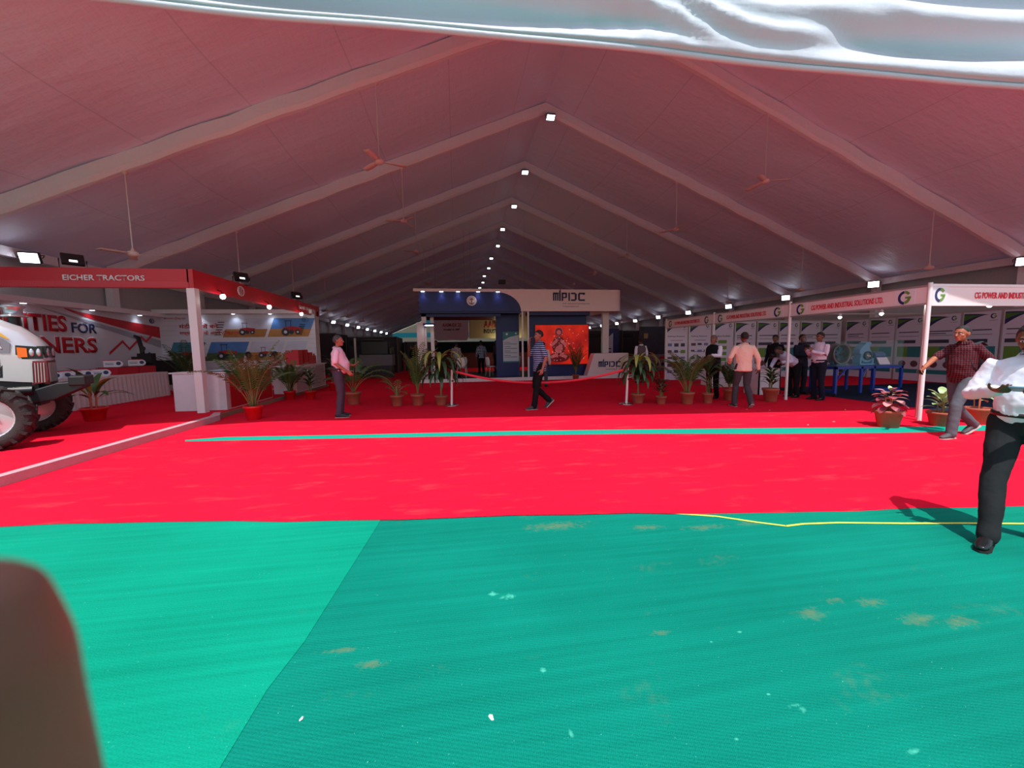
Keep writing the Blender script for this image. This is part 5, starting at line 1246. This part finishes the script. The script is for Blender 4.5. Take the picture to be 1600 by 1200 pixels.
# ================================================================== PEOPLE
TEX = bpy.data.textures.new('cloth_folds', 'CLOUDS'); TEX.noise_scale = .09
TEX2 = bpy.data.textures.new('trouser_folds', 'CLOUDS'); TEX2.noise_scale = .16
def rot_about(p, o, R): return o+R @ (p-o)
STD = dict(P=(0, 0, .93), Ch=(0, .01, 1.25), Nk=(0, -.01, 1.45), Hd=(0, .02, 1.60),
           shL=(-.185, 0, 1.40), elL=(-.24, -.03, 1.12), wrL=(-.25, .05, .88), shR=(.185, 0, 1.40), elR=(.24, -.03, 1.12), wrR=(.25, .05, .88),
           hpL=(-.09, 0, .90), knL=(-.10, .03, .49), anL=(-.11, -.02, .085), hpR=(.09, 0, .90), knR=(.10, .03, .49), anR=(.11, -.02, .085))
def hand(b, wr, d, pn, sdir, curl, tcurl=.5, g=1.0):
    d = V(d).normalized(); pn = V(pn); pn = (pn-d*pn.dot(d)).normalized(); s = d.cross(pn).normalized()
    if s.dot(V(sdir)) < 0: s = -s
    b.loft([wr-d*.015, wr+d*.03*g, wr+d*.065*g, wr+d*.088*g], [(.026*g, .019*g), (.036*g, .017*g), (.041*g, .015*g), (.038*g, .012*g)], s, 12)
    for i, (o, L) in enumerate(((.029, .070), (.010, .079), (-.010, .074), (-.028, .058))):
        p = wr+d*(.085-.004*abs(i-1))*g+s*o*g; pts = [p]; a = curl*.35
        for j in range(3):
            a += curl*(.45+.07*i)
            p = p+((d*math.cos(a)+pn*math.sin(a))*L*(.42, .32, .26)[j])*g; pts.append(p)
        b.loft(pts, [(.0095*g,)*2, (.009*g,)*2, (.008*g,)*2, (.0068*g,)*2], s, 8)
    p = wr+d*.025*g+s*.028*g; pts = [p]; dd = (s*.75+d*.6+pn*.25).normalized()
    for j, L in enumerate((.036, .03, .024)):
        p = p+dd*L*g; pts.append(p); dd = (dd+(d*.55-s*.25+pn*tcurl)*.5).normalized()
    b.loft(pts, [(.0125*g,)*2, (.011*g,)*2, (.0095*g,)*2, (.008*g,)*2], pn, 8)
def vmod(o, vox, sm=3, tex=None, st=.015, dis=True):
    m = o.modifiers.new('skin', 'REMESH'); m.mode = 'VOXEL'; m.voxel_size = vox; m.use_smooth_shade = True
    if sm: m = o.modifiers.new('soft', 'SMOOTH'); m.factor = .5; m.iterations = sm
    if tex: m = o.modifiers.new('folds', 'DISPLACE'); m.texture = tex; m.strength = st; m.mid_level = .5; m.texture_coords = 'LOCAL'
def person(label, loc, rz, H=1.72, pose=None, skin=(120, 78, 58), shirt=None, sleeve=1.0, trousers=None, hair=(22, 19, 18), shoe=(25, 24, 26), head=(0, 0), lean=0, hands=None, feet=None, vox=.008, belly=0, vest=None, tuck=True, facehair=False, girth=1.0, mask=None, hem=.80, kurta=False, collar=True, greying=None, untuck_len=.12):
    s = H/1.72; P = {k: V(v)*s for k, v in STD.items()}
    if pose:
        for k, v in pose.items(): P[k] = V(v)*s
    if lean:
        R = Matrix.Rotation(-lean, 3, 'X')
        for k in ('Ch', 'Nk', 'Hd', 'shL', 'shR'): P[k] = rot_about(P[k], P['P'], R)
    t = empty('person', (loc[0], loc[1], loc[2] if len(loc) > 2 else 0), rz, label, 'person')
    skm = mat('skin_%d_%d_%d' % skin, skin, .5, var=.06, vscale=12, spec=.4)
    rgt = (P['shR']-P['shL']).normalized(); hrt = (P['hpR']-P['hpL']).normalized()
    def torso(b, inf, lo, hi, bl=0, gi=1.0, neck=False):
        a, c = P['P'], P['Ch']; ax = (c-a).normalized(); ft_ = rgt.cross(ax)*-1
        fwd_ = V((0, 1, 0)); fwd_ = (fwd_-ax*fwd_.dot(ax)).normalized()
        L = []
        def ad(p, r): L.append((p, ((r[0]*gi+inf)*1, (r[1]*gi+inf))))
        if lo < 0: ad(a+ax*lo*s, (.164*s, .120*s))
        ad(a+(ax*lo*s if lo > 0 else ax*0), (.160*s, .118*s)); ad(a.lerp(c, .3)+fwd_*bl*.5, (.146*s, .112*s+bl*.6)); ad(a.lerp(c, .62)+fwd_*bl*.6, (.152*s, .115*s+bl*.5))
        ad(c, (.172*s, .118*s)); m_ = (P['shL']+P['shR'])/2
        ad(c.lerp(m_, .6), (.175*s, .105*s)); ad(m_+ax*.012*s, (.135*s, .078*s)); ad(m_.lerp(P['Nk'], .75), (.078*s, .06*s))
        if neck: ad(P['Nk'], (.055*s, .055*s)); ad(P['Nk'].lerp(P['Hd'], .55), (.052*s, .056*s))
        elif hi: ad(P['Nk'].lerp(P['Hd'], .02), (.062*s, .060*s))
        b.loft([q[0] for q in L], [q[1] for q in L], rgt, 20, cap=.18)
    def arm(b, S_, inf, frac=1.0, bare=True):
        sh, el, wr = P['sh'+S_], P['el'+S_], P['wr'+S_]
        inn = sh+(P['Ch']-sh)*.3
        sh = sh+V((0, 0, -.022*s)); pts = [(inn, .058), (sh, .047), (sh.lerp(el, .35), .046), (sh.lerp(el, .75), .042), (el, .038), (el.lerp(wr, .3), .038), (el.lerp(wr, .7), .030), (wr, .025)]
        if frac < 1:
            pts = pts[:3]+[(sh.lerp(el, frac), .046)]
        b.loft([p for p, r in pts], [(r*s+inf*(1.0 if i < len(pts)-1 else 1.15),)*2 for i, (p, r) in enumerate(pts)], V((.2, .3, .1)), 12, rnd=True)
    def leg(b, S_, inf, cuff=False, gi=1.0):
        hp, kn, an = P['hp'+S_], P['kn'+S_], P['an'+S_]
        pts = [(hp+V((0, 0, .05*s)), .088), (hp.lerp(kn, .25), .085), (hp.lerp(kn, .65), .068), (kn, .056), (kn.lerp(an, .3), .054), (kn.lerp(an, .7), .042), (an, .036)]
        if cuff: pts[-1] = (an+(kn-an).normalized()*-.015*s, .052); pts[-2] = (kn.lerp(an, .7), .053); pts[4] = (pts[4][0], .057)
        b.loft([p for p, r in pts], [(r*s*gi+inf, r*s*gi+inf) for p, r in pts], V((1, .1, 0)), 14)
    # ---- body
    b = MB(); torso(b, -.022*s, -.03, True, 0, girth, True)
    for S_ in 'LR':
        arm(b, S_, 0); leg(b, S_, -.012*s)
        hd = (hands or {}).get(S_, {}); wr = P['wr'+S_]; d = (wr-P['el'+S_]).normalized()
        d = V(hd['d']).normalized() if 'd' in hd else d
        side_ = V((1 if S_ == 'L' else -1, 0, 0))
        hand(b, wr, d, hd.get('pn', side_ if abs(d.z) > .5 else (0, 0, -1)), hd.get('s', (0, 1, 0) if abs(d.z) > .5 else side_), hd.get('curl', .55), hd.get('t', .5), s*hd.get('g', 1))
    yaw, pit = head; R = Matrix.Rotation(yaw, 3, 'Z') @ Matrix.Rotation(-pit-lean*.6, 3, 'X'); Hc = P['Hd']
    def hp_(x, y, z): return Hc+R @ (V((x, y, z))*s)
    b.ell(hp_(0, -.012, .022), (.074*s, .092*s, .092*s), R, 20, 14)
    b.ell(hp_(0, .026, -.035), (.056*s, .060*s, .078*s), R, 18, 12)
    b.ell(hp_(0, .060, -.085), (.030*s, .026*s, .024*s), R)                                   # chin
    b.ell(hp_(0, .070, .028), (.050*s, .016*s, .012*s), R)                                    # brow
    b.loft([hp_(0, .076, .02), hp_(0, .092, -.008), hp_(0, .104, -.028)], [(.008*s, .008*s), (.010*s, .009*s), (.016*s, .010*s)], R @ V((1, 0, 0)), 10)
    for q in (-1, 1):
        b.ell(hp_(q*.076, -.008, -.005), (.010*s, .020*s, .032*s), R @ Matrix.Rotation(q*.35, 3, 'Z'), 12, 8)
        b.ell(hp_(q*.042, .048, -.025), (.020*s, .020*s, .018*s), R)
    b.ell(hp_(0, .080, -.056), (.024*s, .010*s, .006*s), R); b.ell(hp_(0, .078, -.067), (.020*s, .011*s, .007*s), R)
    body = b.build('body', skm, t); vmod(body, vox, 2)
    # eyes, brows, hair
    b = MB(); b.m = 0
    for q in (-1, 1): b.ell(hp_(q*.030, .072, .004), (.014*s, .009*s, .008*s), R, 10, 7)
    b.m = 1
    for q in (-1, 1): b.ell(hp_(q*.030, .079, .004), (.006*s, .0035*s, .006*s), R, 8, 6)
    b.build('eyes', [mat('eye_white', (225, 220, 215), .3), mat('dark_iris', (25, 18, 15), .2)], t)
    hm = mat('hair_%d_%d_%d' % hair, hair, .6, var=.3, vscale=60, bump=.6, bscale=120)
    b = MB()
    for q in (-1, 1): b.loft([hp_(q*.014, .084, .024), hp_(q*.032, .084, .030), hp_(q*.050, .070, .024)], [(.005*s, .003*s)]*3, R @ V((0, 0, 1)), 6)
    if facehair:
        b.loft([hp_(-.036, .080, -.058), hp_(-.018, .094, -.047), hp_(0, .099, -.044), hp_(.018, .094, -.047), hp_(.036, .080, -.058)], [(.005*s, .005*s), (.010*s, .007*s), (.010*s, .007*s), (.010*s, .007*s), (.005*s, .005*s)], R @ V((0, 0, 1)), 8)
    b.build('eyebrows' if not facehair else 'eyebrows_and_moustache', hm, t)
    b = MB(); n_, m_ = 36, 24; vs = []; 
    for j in range(m_+1):
        a = -PI/2+PI*j/m_
        for i in range(n_):
            o_ = V((math.cos(a)*math.cos(2*PI*i/n_), math.cos(a)*math.sin(2*PI*i/n_), math.sin(a)))
            x_, y_, z_ = o_
            line = -.62 if y_ < -.3 else (-.62+(y_+.3)*.95 if y_ < .15 else (-.19+(y_-.15)*1.6 if y_ < .62 else .56))
            k_ = max(0, min(1, (z_-line)/.16+.5)); r_ = .88+.185*k_+.012*math.sin(9*x_+5*z_)*k_+.01*math.sin(23*x_+17*y_)*k_
            vs.append(hp_(o_.x*.076*r_, -.014+o_.y*.094*r_, .022+o_.z*.095*r_))
    fs = [(j*n_+i, j*n_+(i+1) % n_, (j+1)*n_+(i+1) % n_, (j+1)*n_+i) for j in range(m_) for i in range(n_)]
    b.add(vs, fs, True); b.build('hair', hm, t)
    if mask:
        b = MB(); b.ell(hp_(0, .048, -.052), (.058*s, .055*s, .05*s), R); b.build('face_mask', mat('face_mask_cloth', mask, .7), t)
    # ---- clothes
    if shirt:
        b = MB(); torso(b, .016*s, (.075 if tuck else -untuck_len), True, belly, girth)
        for S_ in 'LR': arm(b, S_, .014*s, sleeve)
        if kurta:
            c0 = P['P']
            for S_ in 'LR': b.loft([P['hp'+S_]+V((0, 0, .05)), P['hp'+S_].lerp(P['kn'+S_], .6), P['kn'+S_]], [(.12*s, .12*s), (.11*s, .10*s), (.10*s, .09*s)], V((1, .1, 0)), 14)
        o = b.build('shirt', shirt, t); vmod(o, max(.010, vox), 3, TEX, .026)
        if collar:
            b = MB(); N = P['Nk']; ax = (P['Hd']-P['Nk']).normalized(); fx = rgt; fy = ax.cross(fx)*-1; fy = fx.cross(ax)*-1
            for q in range(20):
                a0 = 2*PI*q/20; a1 = 2*PI*(q+1)/20; pp = []
                for a_ in (a0, a1):
                    c_ = fx*math.cos(a_)+ax.cross(fx)*math.sin(a_)
                    pp += [N-ax*.012*s+c_*.074*s, N+ax*.026*s+c_*.064*s, N-ax*.018*s+c_*.088*s]
                b.add(pp, [(0, 3, 4, 1), (1, 4, 5, 2)], True)
            o = b.build('collar', shirt, t); solid(o, .004)
    if vest:
        b = MB(); torso(b, .030*s, -.10, False, belly, girth); o = b.build('waistcoat', vest, t); vmod(o, max(.010, vox), 3, TEX, .015)
    if trousers:
        b = MB(); a, c = P['P'], P['Ch']; ax = (c-a).normalized()
        b.loft([a-ax*.075*s, a, a+ax*(.095 if tuck else .01)*s], [(.150*s*girth, .112*s*girth), (.160*s*girth, .120*s*girth), ((.172 if tuck else .15)*s*girth, (.134 if tuck else .11)*s*girth+(belly*.5 if tuck else 0))], hrt, 20, cap=.15)
        for S_ in 'LR': leg(b, S_, .012*s, True, 1.0)
        o = b.build('trousers', trousers, t); vmod(o, max(.010, vox), 3, TEX2, .022)
        if tuck:
            b = MB(); b.loft([a+ax*.068*s, a+ax*.102*s], [(.181*s*girth, .143*s*girth+belly*.52)]*2, hrt, 24, rnd=False); b.build('belt', mat('belt_leather', (40, 26, 20), .4), t)
    shm = mat('shoe_%d_%d_%d' % shoe, shoe, .22 if sum(shoe) < 90 else .6, var=.05)
    for S_ in 'LR':
        an = P['an'+S_]; f_ = V((feet or {}).get(S_, (0.12 if S_ == 'R' else -.12, 1, 0))).normalized(); u_ = f_.cross(V((0, 0, 1))).normalized(); n__ = u_.cross(f_)
        b = MB(); bs = an-n__*.052*s
        b.m = 0
        b.loft([bs-f_*.055*s+n__*.012*s, bs+f_*.0*s+n__*.022*s, bs+f_*.07*s+n__*.012*s, bs+f_*.13*s, bs+f_*.185*s-n__*.006*s], [(.033*s, .038*s), (.037*s, .048*s), (.040*s, .036*s), (.044*s, .027*s), (.030*s, .018*s)], u_, 14)
        b.loft([an+n__*.02*s, an-n__*.03*s], [(.042*s, .046*s), (.040*s, .052*s)], u_, 12)
        o = b.build('shoe', shm, t); vmod(o, .009 if vox > .006 else .006, 2)
        b = MB(); k = 10; prof = [(-.088, 0), (-.07, .032), (0, .036), (.08, .042), (.13, .047), (.185, .036), (.208, 0), (.185, -.036), (.13, -.047), (.08, -.042), (0, -.036), (-.07, -.032)]
        o_ = bs-n__*.030*s; b.prism((o_, f_, u_), [(x_*s, y_*s) for x_, y_ in prof], -.003*s, .012*s); b.build('shoe_sole', mat('shoe_sole_pale' if sum(shoe) > 89 else 'shoe_sole_dark', (185, 178, 175) if sum(shoe) > 89 else (22, 20, 20), .7), o.parent)
    return t, P, s
def cloth(name, rgb, **k): return mat(name, rgb, .85, var=.06, vscale=5, spec=.15, **k)
def at_local(t, p):
    return V(t.location)+t.rotation_euler.to_matrix() @ V(p)
def phone(t, c, size, rot, label, col=M_black):
    e = empty('smartphone', at_local(t, c), 0, label, 'phone'); R = t.rotation_euler.to_matrix() @ rot
    b = MB(); b.box((0, 0, 0), size, R); bevel(b.build('phone_body', col, e), .003)
    b = MB(); b.box(R @ V((0, 0, size[2]/2+.0006)), (size[0]*.92, size[1]*.95, .001), R); b.build('screen', mat('phone_glass', (90, 120, 135), .08), e)
    return e
RX_ = lambda a: Matrix.Rotation(a, 3, 'X'); RY_ = lambda a: Matrix.Rotation(a, 3, 'Y'); RZ_ = lambda a: Matrix.Rotation(a, 3, 'Z')
W_STEP = dict(knL=(-.10, .20, .50), anL=(-.10, .26, .085), knR=(.10, .02, .48), anR=(.10, -.30, .13))
# 1 man in white shirt, foreground right
t, P, s = person('man in white shirt and black trousers at the right edge, looking down at a phone', (4.10, 2.24), PI/2+.38, 1.62,
    pose=dict(P=(0, 0, .92), elL=(-.27, .06, 1.13), wrL=(-.10, .33, 1.17), elR=(.29, .04, 1.13), wrR=(.11, .34, 1.20), Hd=(0, .085, 1.58),
              knL=(-.11, -.06, .48), anL=(-.11, -.16, .085), knR=(.10, .20, .49), anR=(.08, .32, .085)),
    shirt=cloth('white_shirt_cloth', (228, 228, 238), bump=.25, bscale=14), sleeve=1.0, trousers=cloth('black_trouser_cloth', (34, 36, 38), bump=.2, bscale=12), head=(-.1, .30),
    hands=dict(L=dict(d=(.35, .85, .12), pn=(.2, -.1, 1), s=(-1, .1, 0), curl=.5), R=dict(d=(-.45, .8, .05), pn=(-.2, -.1, 1), s=(1, 0, 0), curl=.55)),
    feet=dict(L=(-.75, .75, 0), R=(.0, 1, 0)), vox=.0055, facehair=True, skin=(108, 72, 52), belly=.03)
phone(t, V((-.01, .44, 1.225))*s, (.078, .155, .009), RX_(.25), 'blue-grey smartphone held flat in both hands by the man in the white shirt', mat('blue_grey_case', (95, 140, 160), .35))
# 2 walking man in maroon check shirt
t, P, s = person('man in maroon checked shirt and grey jeans striding left, front right', (7.72, 4.93), PI/2-.05, 1.74,
    pose=dict(P=(0, 0, .91), Ch=(0, .03, 1.24), Nk=(0, .04, 1.44), Hd=(0, .09, 1.575), shL=(-.17, .05, 1.40), shR=(.18, -.01, 1.39),
              elR=(.22, .24, 1.19), wrR=(.14, .50, 1.06), elL=(-.25, -.13, 1.13), wrL=(-.26, .04, .92),
              knL=(-.10, .22, .50), anL=(-.10, .26, .085), knR=(.10, -.04, .47), anR=(.10, -.38, .17)),
    shirt=band_mat('maroon_check_cloth', (88, 38, 46), (46, 22, 30), 2, 32, .35, (120, 60, 66), 0, 26), sleeve=.78, trousers=cloth('grey_jeans', (84, 90, 98), bump=.3, bscale=14), skin=(165, 100, 75), tuck=False, belly=.05,
    hands=dict(R=dict(curl=.35, s=(0, 0, 1), pn=(-1, 0, -.1)), L=dict(curl=.7)), feet=dict(L=(-.1, 1, 0), R=(.1, .86, -.5)), shoe=(72, 70, 74), vox=.006, head=(0, .08), hair=(30, 26, 26), untuck_len=.06)
e = empty('backpack', at_local(t, (.02, -.17, 1.2)), t.rotation_euler.z, 'dark backpack on the back of the man in the maroon checked shirt', 'backpack')
b = MB(); b.ell((0, -.06, 0), (.15, .09, .22), n=18, m=12); b.ell((0, -.12, -.07), (.12, .06, .11)); vmod(b.build('pack_body', cloth('backpack_cloth', (48, 48, 54)), e), .012, 3)
for q in (-1, 1):
    b = MB(); pts = [(q*.10-.02, -.02, .21), (q*.115-.02, .08, .265), (q*.115-.02, .19, .235), (q*.12-.02, .275, .13), (q*.135-.02, .295, 0), (q*.15-.02, .26, -.10), (q*.16-.02, .14, -.2), (q*.12-.02, .0, -.22)]
    b.loft(pts, [(.028, .008)]*8, V((1, 0, 0)), 8, False); b.build('shoulder_strap', cloth('backpack_strap', (55, 58, 64)), e)
phone(t, V((.10, .62, 1.0))*s, (.012, .13, .06), RX_(.3), 'small dark phone in the outstretched hand of the man in maroon')
# 3 man in beige shirt from behind
person('man in beige shirt and dark trousers walking away toward the right stand', (6.66, 8.26), -.25, 1.76,
    pose=dict(elL=(-.30, -.02, 1.15), wrL=(-.24, .16, 1.02), elR=(.29, -.04, 1.13), wrR=(.33, .02, .89), knR=(.10, .03, .49), anR=(.12, -.16, .13), knL=(-.10, .12, .50), anL=(-.12, .10, .085)),
    shirt=cloth('beige_shirt_cloth', (226, 190, 172), bump=.35, bscale=12), trousers=cloth('charcoal_trousers', (66, 60, 66)), skin=(120, 75, 60), tuck=False, vox=.008, feet=dict(R=(.1, .8, -.5)), shoe=(85, 78, 76), girth=1.05, untuck_len=.09)
# 4 striped polo man on the phone
t, P, s = person('man in blue striped polo shirt walking left, holding a phone to his mouth', (1.97, 9.13), PI/2+.1, 1.88,
    pose=dict(Nk=(0, .0, 1.45), elL=(-.25, -.06, 1.12), wrL=(-.26, .02, .88), elR=(.22, .18, 1.16), wrR=(.10, .20, 1.44), knL=(-.09, .10, .49), anL=(-.10, .16, .085), knR=(.10, .08, .48), anR=(.10, -.24, .17)),
    shirt=band_mat('navy_striped_cloth', (150, 170, 205), (34, 44, 78), 2, 22, .42), sleeve=.75, trousers=cloth('black_trousers', (20, 19, 22)), skin=(150, 92, 78), tuck=False, head=(.1, .1),
    hands=dict(R=dict(d=(-.2, .05, 1), pn=(-.3, -1, 0), s=(-1, 0, 0), curl=.7), L=dict(curl=.6)), feet=dict(R=(.1, .72, -.7)), shoe=(62, 62, 64), untuck_len=.10, vox=.007)
phone(t, V((.055, .155, 1.52))*s, (.07, .012, .13), RX_(-.35), 'dark phone held at the face of the man in the striped polo')
# 5 pink shirt man
t, P, s = person('stout man in pink short-sleeved shirt and dark trousers at left centre, facing right', (-2.57, 9.0), -PI/2+.12, 1.80,
    pose=dict(elR=(.24, -.02, 1.14), wrR=(.22, .20, .96), elL=(-.24, .02, 1.14), wrL=(-.10, .27, 1.08), Hd=(0, .03, 1.60)),
    shirt=cloth('pink_shirt_cloth', (240, 196, 214), bump=.2, bscale=12), sleeve=.85, trousers=cloth('plum_grey_trousers', (72, 62, 76)), skin=(170, 96, 78), belly=.075, girth=1.08, hair=(70, 64, 66), head=(-.1, .0),
    hands=dict(L=dict(d=(.1, .9, .2), pn=(0, 0, 1), s=(-1, 0, 0), curl=.6), R=dict(curl=.7)), vox=.007, shoe=(45, 42, 46))
phone(t, V((-.08, .39, 1.12))*s, (.07, .14, .01), RX_(.35), 'phone held in the left hand of the man in the pink shirt')
# 6 waistcoat man gesturing
person('grey-haired man in black waistcoat over white shirt gesturing beside the posters', (7.02, 9.85), 1.9, 1.74,
    pose=dict(elL=(-.25, .10, 1.16), wrL=(-.20, .34, 1.18), elR=(.27, -.04, 1.15), wrR=(.20, .12, .98)), shirt=MATS['white_shirt_cloth'], vest=cloth('black_waistcoat', (24, 22, 26)), trousers=MATS['black_trousers'], hair=(95, 85, 82), skin=(140, 86, 68), head=(.2, .0), girth=1.08, belly=.04)
# 7 leaning man
t, P, s = person('man in pale blue shirt bending forward to look through a camera', (9.2, 9.5), PI/2, 1.72, lean=.85,
    pose=dict(elL=(-.22, .30, 1.0), wrL=(-.16, .52, .98), elR=(.22, .42, 1.0), wrR=(.10, .62, .84), P=(0, -.08, .90)), shirt=cloth('pale_blue_shirt_cloth', (200, 206, 232)), trousers=MATS['black_trousers'], hands=dict(L=dict(curl=.8), R=dict(curl=.6)))
e = empty('camera', at_local(t, (-.08, .66, 1.16)), 0, 'black camera held up by the bending man', 'camera')
b = MB(); b.box((0, 0, 0), (.09, .14, .11)); b.cyl((-.04, 0, 0), (-.16, 0, 0), .042, .05, 16); b.box((0, 0, .07), (.05, .05, .03)); b.build('camera_body', M_black, e)
# 8 - 10
person('man in black jacket standing behind the bending man', (9.95, 11.0), PI/2+.3, 1.76, shirt=cloth('black_jacket', (22, 23, 28)), trousers=MATS['black_trousers'], vox=.01, head=(.1, .25))
person('man in a dark coat and face mask facing the aisle beside the blowers', (9.85, 9.95), PI, 1.74, shirt=cloth('dark_navy_coat', (30, 34, 48)), trousers=cloth('navy_trousers', (28, 32, 44)), vox=.01, mask=(110, 110, 118), tuck=False, pose=dict(elL=(-.25, .06, 1.14), wrL=(-.08, .2, 1.10), elR=(.25, .06, 1.14), wrR=(.08, .22, 1.14)))
t, P, s = person('man in lilac-white shirt facing left and holding up a phone in the right stand', (9.35, 8.9), PI/2, 1.76,
    pose=dict(elR=(.24, .06, 1.15), wrR=(.10, .28, 1.26), elL=(-.24, .08, 1.15), wrL=(-.09, .30, 1.24)), shirt=cloth('lilac_white_cloth', (222, 208, 226)), trousers=cloth('dark_blue_trousers', (26, 28, 44)), head=(0, .2), hands=dict(L=dict(d=(.1, .5, .7), curl=.6), R=dict(d=(-.1, .5, .7), curl=.6)), belly=.03)
phone(t, V((0, .40, 1.37))*s, (.15, .012, .08), RX_(-.2), 'black phone held up by the man in the lilac-white shirt')
# 11 back view grey waistcoat, beyond
person('man in grey waistcoat and white sleeves seen from behind, beyond the right barrier post', (7.25, 14.6), .1, 1.78, shirt=MATS['white_shirt_cloth'], vest=cloth('grey_waistcoat', (92, 84, 86)), trousers=MATS['black_trousers'], vox=.01)
person('person in cream shirt mostly hidden behind the man in the striped polo', (3.2, 14.2), -.4, 1.66, shirt=cloth('cream_shirt_cloth', (205, 195, 185)), trousers=cloth('slate_trousers', (70, 72, 84)), vox=.01, tuck=False)
# 12 - 15 in the pavilion
person('person in black shirt with raised elbow at the left inside the pavilion', (-.95, 19.1, F1+.002), 2.6, 1.74, shirt=cloth('black_shirt', (18, 18, 22)), trousers=MATS['black_trousers'], vox=.011, pose=dict(elL=(-.36, .05, 1.2), wrL=(-.2, .25, 1.1)))
person('man in black and white checked shirt standing in the pavilion', (0, 18.75, F1+.002), -.5, 1.66, shirt=band_mat('checked_cloth', (205, 195, 200), (30, 26, 34), 2, 16, .4, (205, 195, 200), 0, 16), trousers=MATS['dark_blue_trousers'], vox=.011, tuck=False)
person('person in white-spotted dark shirt standing in the pavilion', (1.3, 20.6, F1+.002), .3, 1.74, shirt=band_mat('spotted_cloth', (190, 190, 215), (34, 34, 50), 2, 12, .5, (190, 190, 215), 0, 12), trousers=MATS['black_trousers'], vox=.011, tuck=False)
person('man in brown shirt at the right inside the pavilion opening', (2.2, 21.4, F1+.002), .8, 1.76, shirt=cloth('brown_shirt', (86, 66, 62)), trousers=MATS['black_trousers'], vox=.011)
person('dim figure in dark clothes in the left aisle beyond the palms', (-2.1, 19.5), 1.2, 1.68, shirt=cloth('dim_black', (20, 20, 24)), trousers=MATS['black_trousers'], vox=.011)
# seated men in the tractor stand
SIT = dict(P=(0, 0, .54), Ch=(0, -.02, .86), Nk=(0, 0, 1.06), Hd=(0, .04, 1.21), shL=(-.18, -.01, 1.01), shR=(.18, -.01, 1.01), hpL=(-.09, .02, .50), hpR=(.09, .02, .50),
           knL=(-.14, .42, .50), knR=(.14, .42, .50), anL=(-.15, .44, .085), anR=(.15, .44, .085), elL=(-.24, .05, .78), wrL=(-.08, .28, .72), elR=(.24, .05, .78), wrR=(.08, .28, .74))
person('seated man in white kurta looking down, behind the white counter', (-6.6, 13.55, PZ+.002), -2.2, 1.74, pose=SIT, shirt=cloth('white_kurta', (205, 202, 208)), trousers=cloth('white_pyjama', (200, 198, 204)), head=(0, .35), vox=.009, tuck=False, skin=(82, 54, 44), kurta=True, untuck_len=.04)
person('seated man in pink patterned shirt behind the far white desk', (-6.3, 14.7, PZ+.002), -2.0, 1.74, pose=SIT, shirt=band_mat('pink_pattern_cloth', (205, 160, 175), (150, 100, 120), 2, 18, .5, (220, 190, 200), 0, 14), trousers=MATS['black_trousers'], head=(0, .25), vox=.009, tuck=False, skin=(82, 52, 42), untuck_len=.04)
for x, y, lb in ((-6.33, 14.78, 'white stool under the man in the pink patterned shirt'),):
    e = empty('stool', (x, y, PZ+.001), 0, lb, 'stool')
    b = MB(); b.cyl((0, 0, .34), (0, 0, .39), .17, n=20); b.build('seat', M_white, e)
    b = MB(); b.cyl((0, 0, 0), (0, 0, .34), .03); b.cyl((0, 0, 0), (0, 0, .02), .18, n=20); b.build('pedestal', M_alu, e)

# ================================================================== PHOTOGRAPHER'S PHONE AND HAND (the blurred fingertip at the lower left)
CB = Matrix((cr, cu, -fw)).transposed()      # camera axes: x right, y up, z back
def cw(x, y, z): return EYE+CB @ V((x, y, z))
e = empty('smartphone', cw(.045, -.02, .009), 0, 'unseen black smartphone of the photographer, added to shade the fingertip from the sun', 'phone')  # phone out of view behind the lens, added to keep sun off the finger
b = MB(); b.box(cw(.045, .022, .0095), (.165, .078, .0085), CB); o = adopt(b.build('phone_body', M_black), e); bevel(o, .003)
b = MB(); b.box(cw(.045, .022, .0140), (.155, .072, .0006), CB); adopt(b.build('screen', mat('phone_screen', (30, 32, 36), .1)), e)
e = empty('photographer_hand', cw(-.02, -.075, -.005), 0, 'blurred dark fingertip of the photographer covering the lower left corner', 'hand')
b = MB()
D_ = .024
def fp(px, py, d): return cw((px-800)/608*d, -(py-600)/608*d, -d)
b.loft([fp(-68, 990, .024), fp(-68, 1035, .024), fp(-75, 1130, .0245), fp(-70, 1260, .025), fp(-45, 1500, .026), fp(20, 1900, .026), cw(-.012, -.075, -.016), cw(0, -.095, .004)],
       [(.0045, .0045), (.0052, .005), (.006, .0056), (.0068, .0062), (.0075, .007), (.008, .0075), (.0085, .008), (.011, .010)], cr, 20)
b.loft([cw(.0, -.095, .0), cw(.02, -.115, .02), cw(.03, -.14, .045), cw(.035, -.18, .075)], [(.02, .014), (.034, .016), (.036, .018), (.028, .022)], cr, 18)
for i, (x, y) in enumerate(((.022, -.044), (.042, -.046), (.062, -.05))):
    b.loft([cw(x*.9, -.105, .012), cw(x, -.088, -.008), cw(x+.002, y-.018, -.010), cw(x+.003, y-.002, -.006)], [(.009, .009), (.0088, .0085), (.008, .0075), (.007, .006)], cr, 12)
b.loft([cw(.05, -.13, .04), cw(.07, -.10, .032), cw(.082, -.07, .024), cw(.086, -.045, .020)], [(.013, .013), (.011, .010), (.010, .009), (.008, .007)], cr, 12)
hb = adopt(b.build('hand_skin', mat('photographer_skin', (150, 98, 80), .55, var=.05, vscale=200)), e); vmod(hb, .0011, 4)
b = MB(); b.loft([cw(.035, -.18, .075), cw(.04, -.30, .17), cw(.05, -.36, .28)], [(.034, .028), (.045, .042), (.055, .05)], cr, 18); o = adopt(b.build('sleeve', cloth('blue_grey_sleeve', (70, 80, 100))), e)
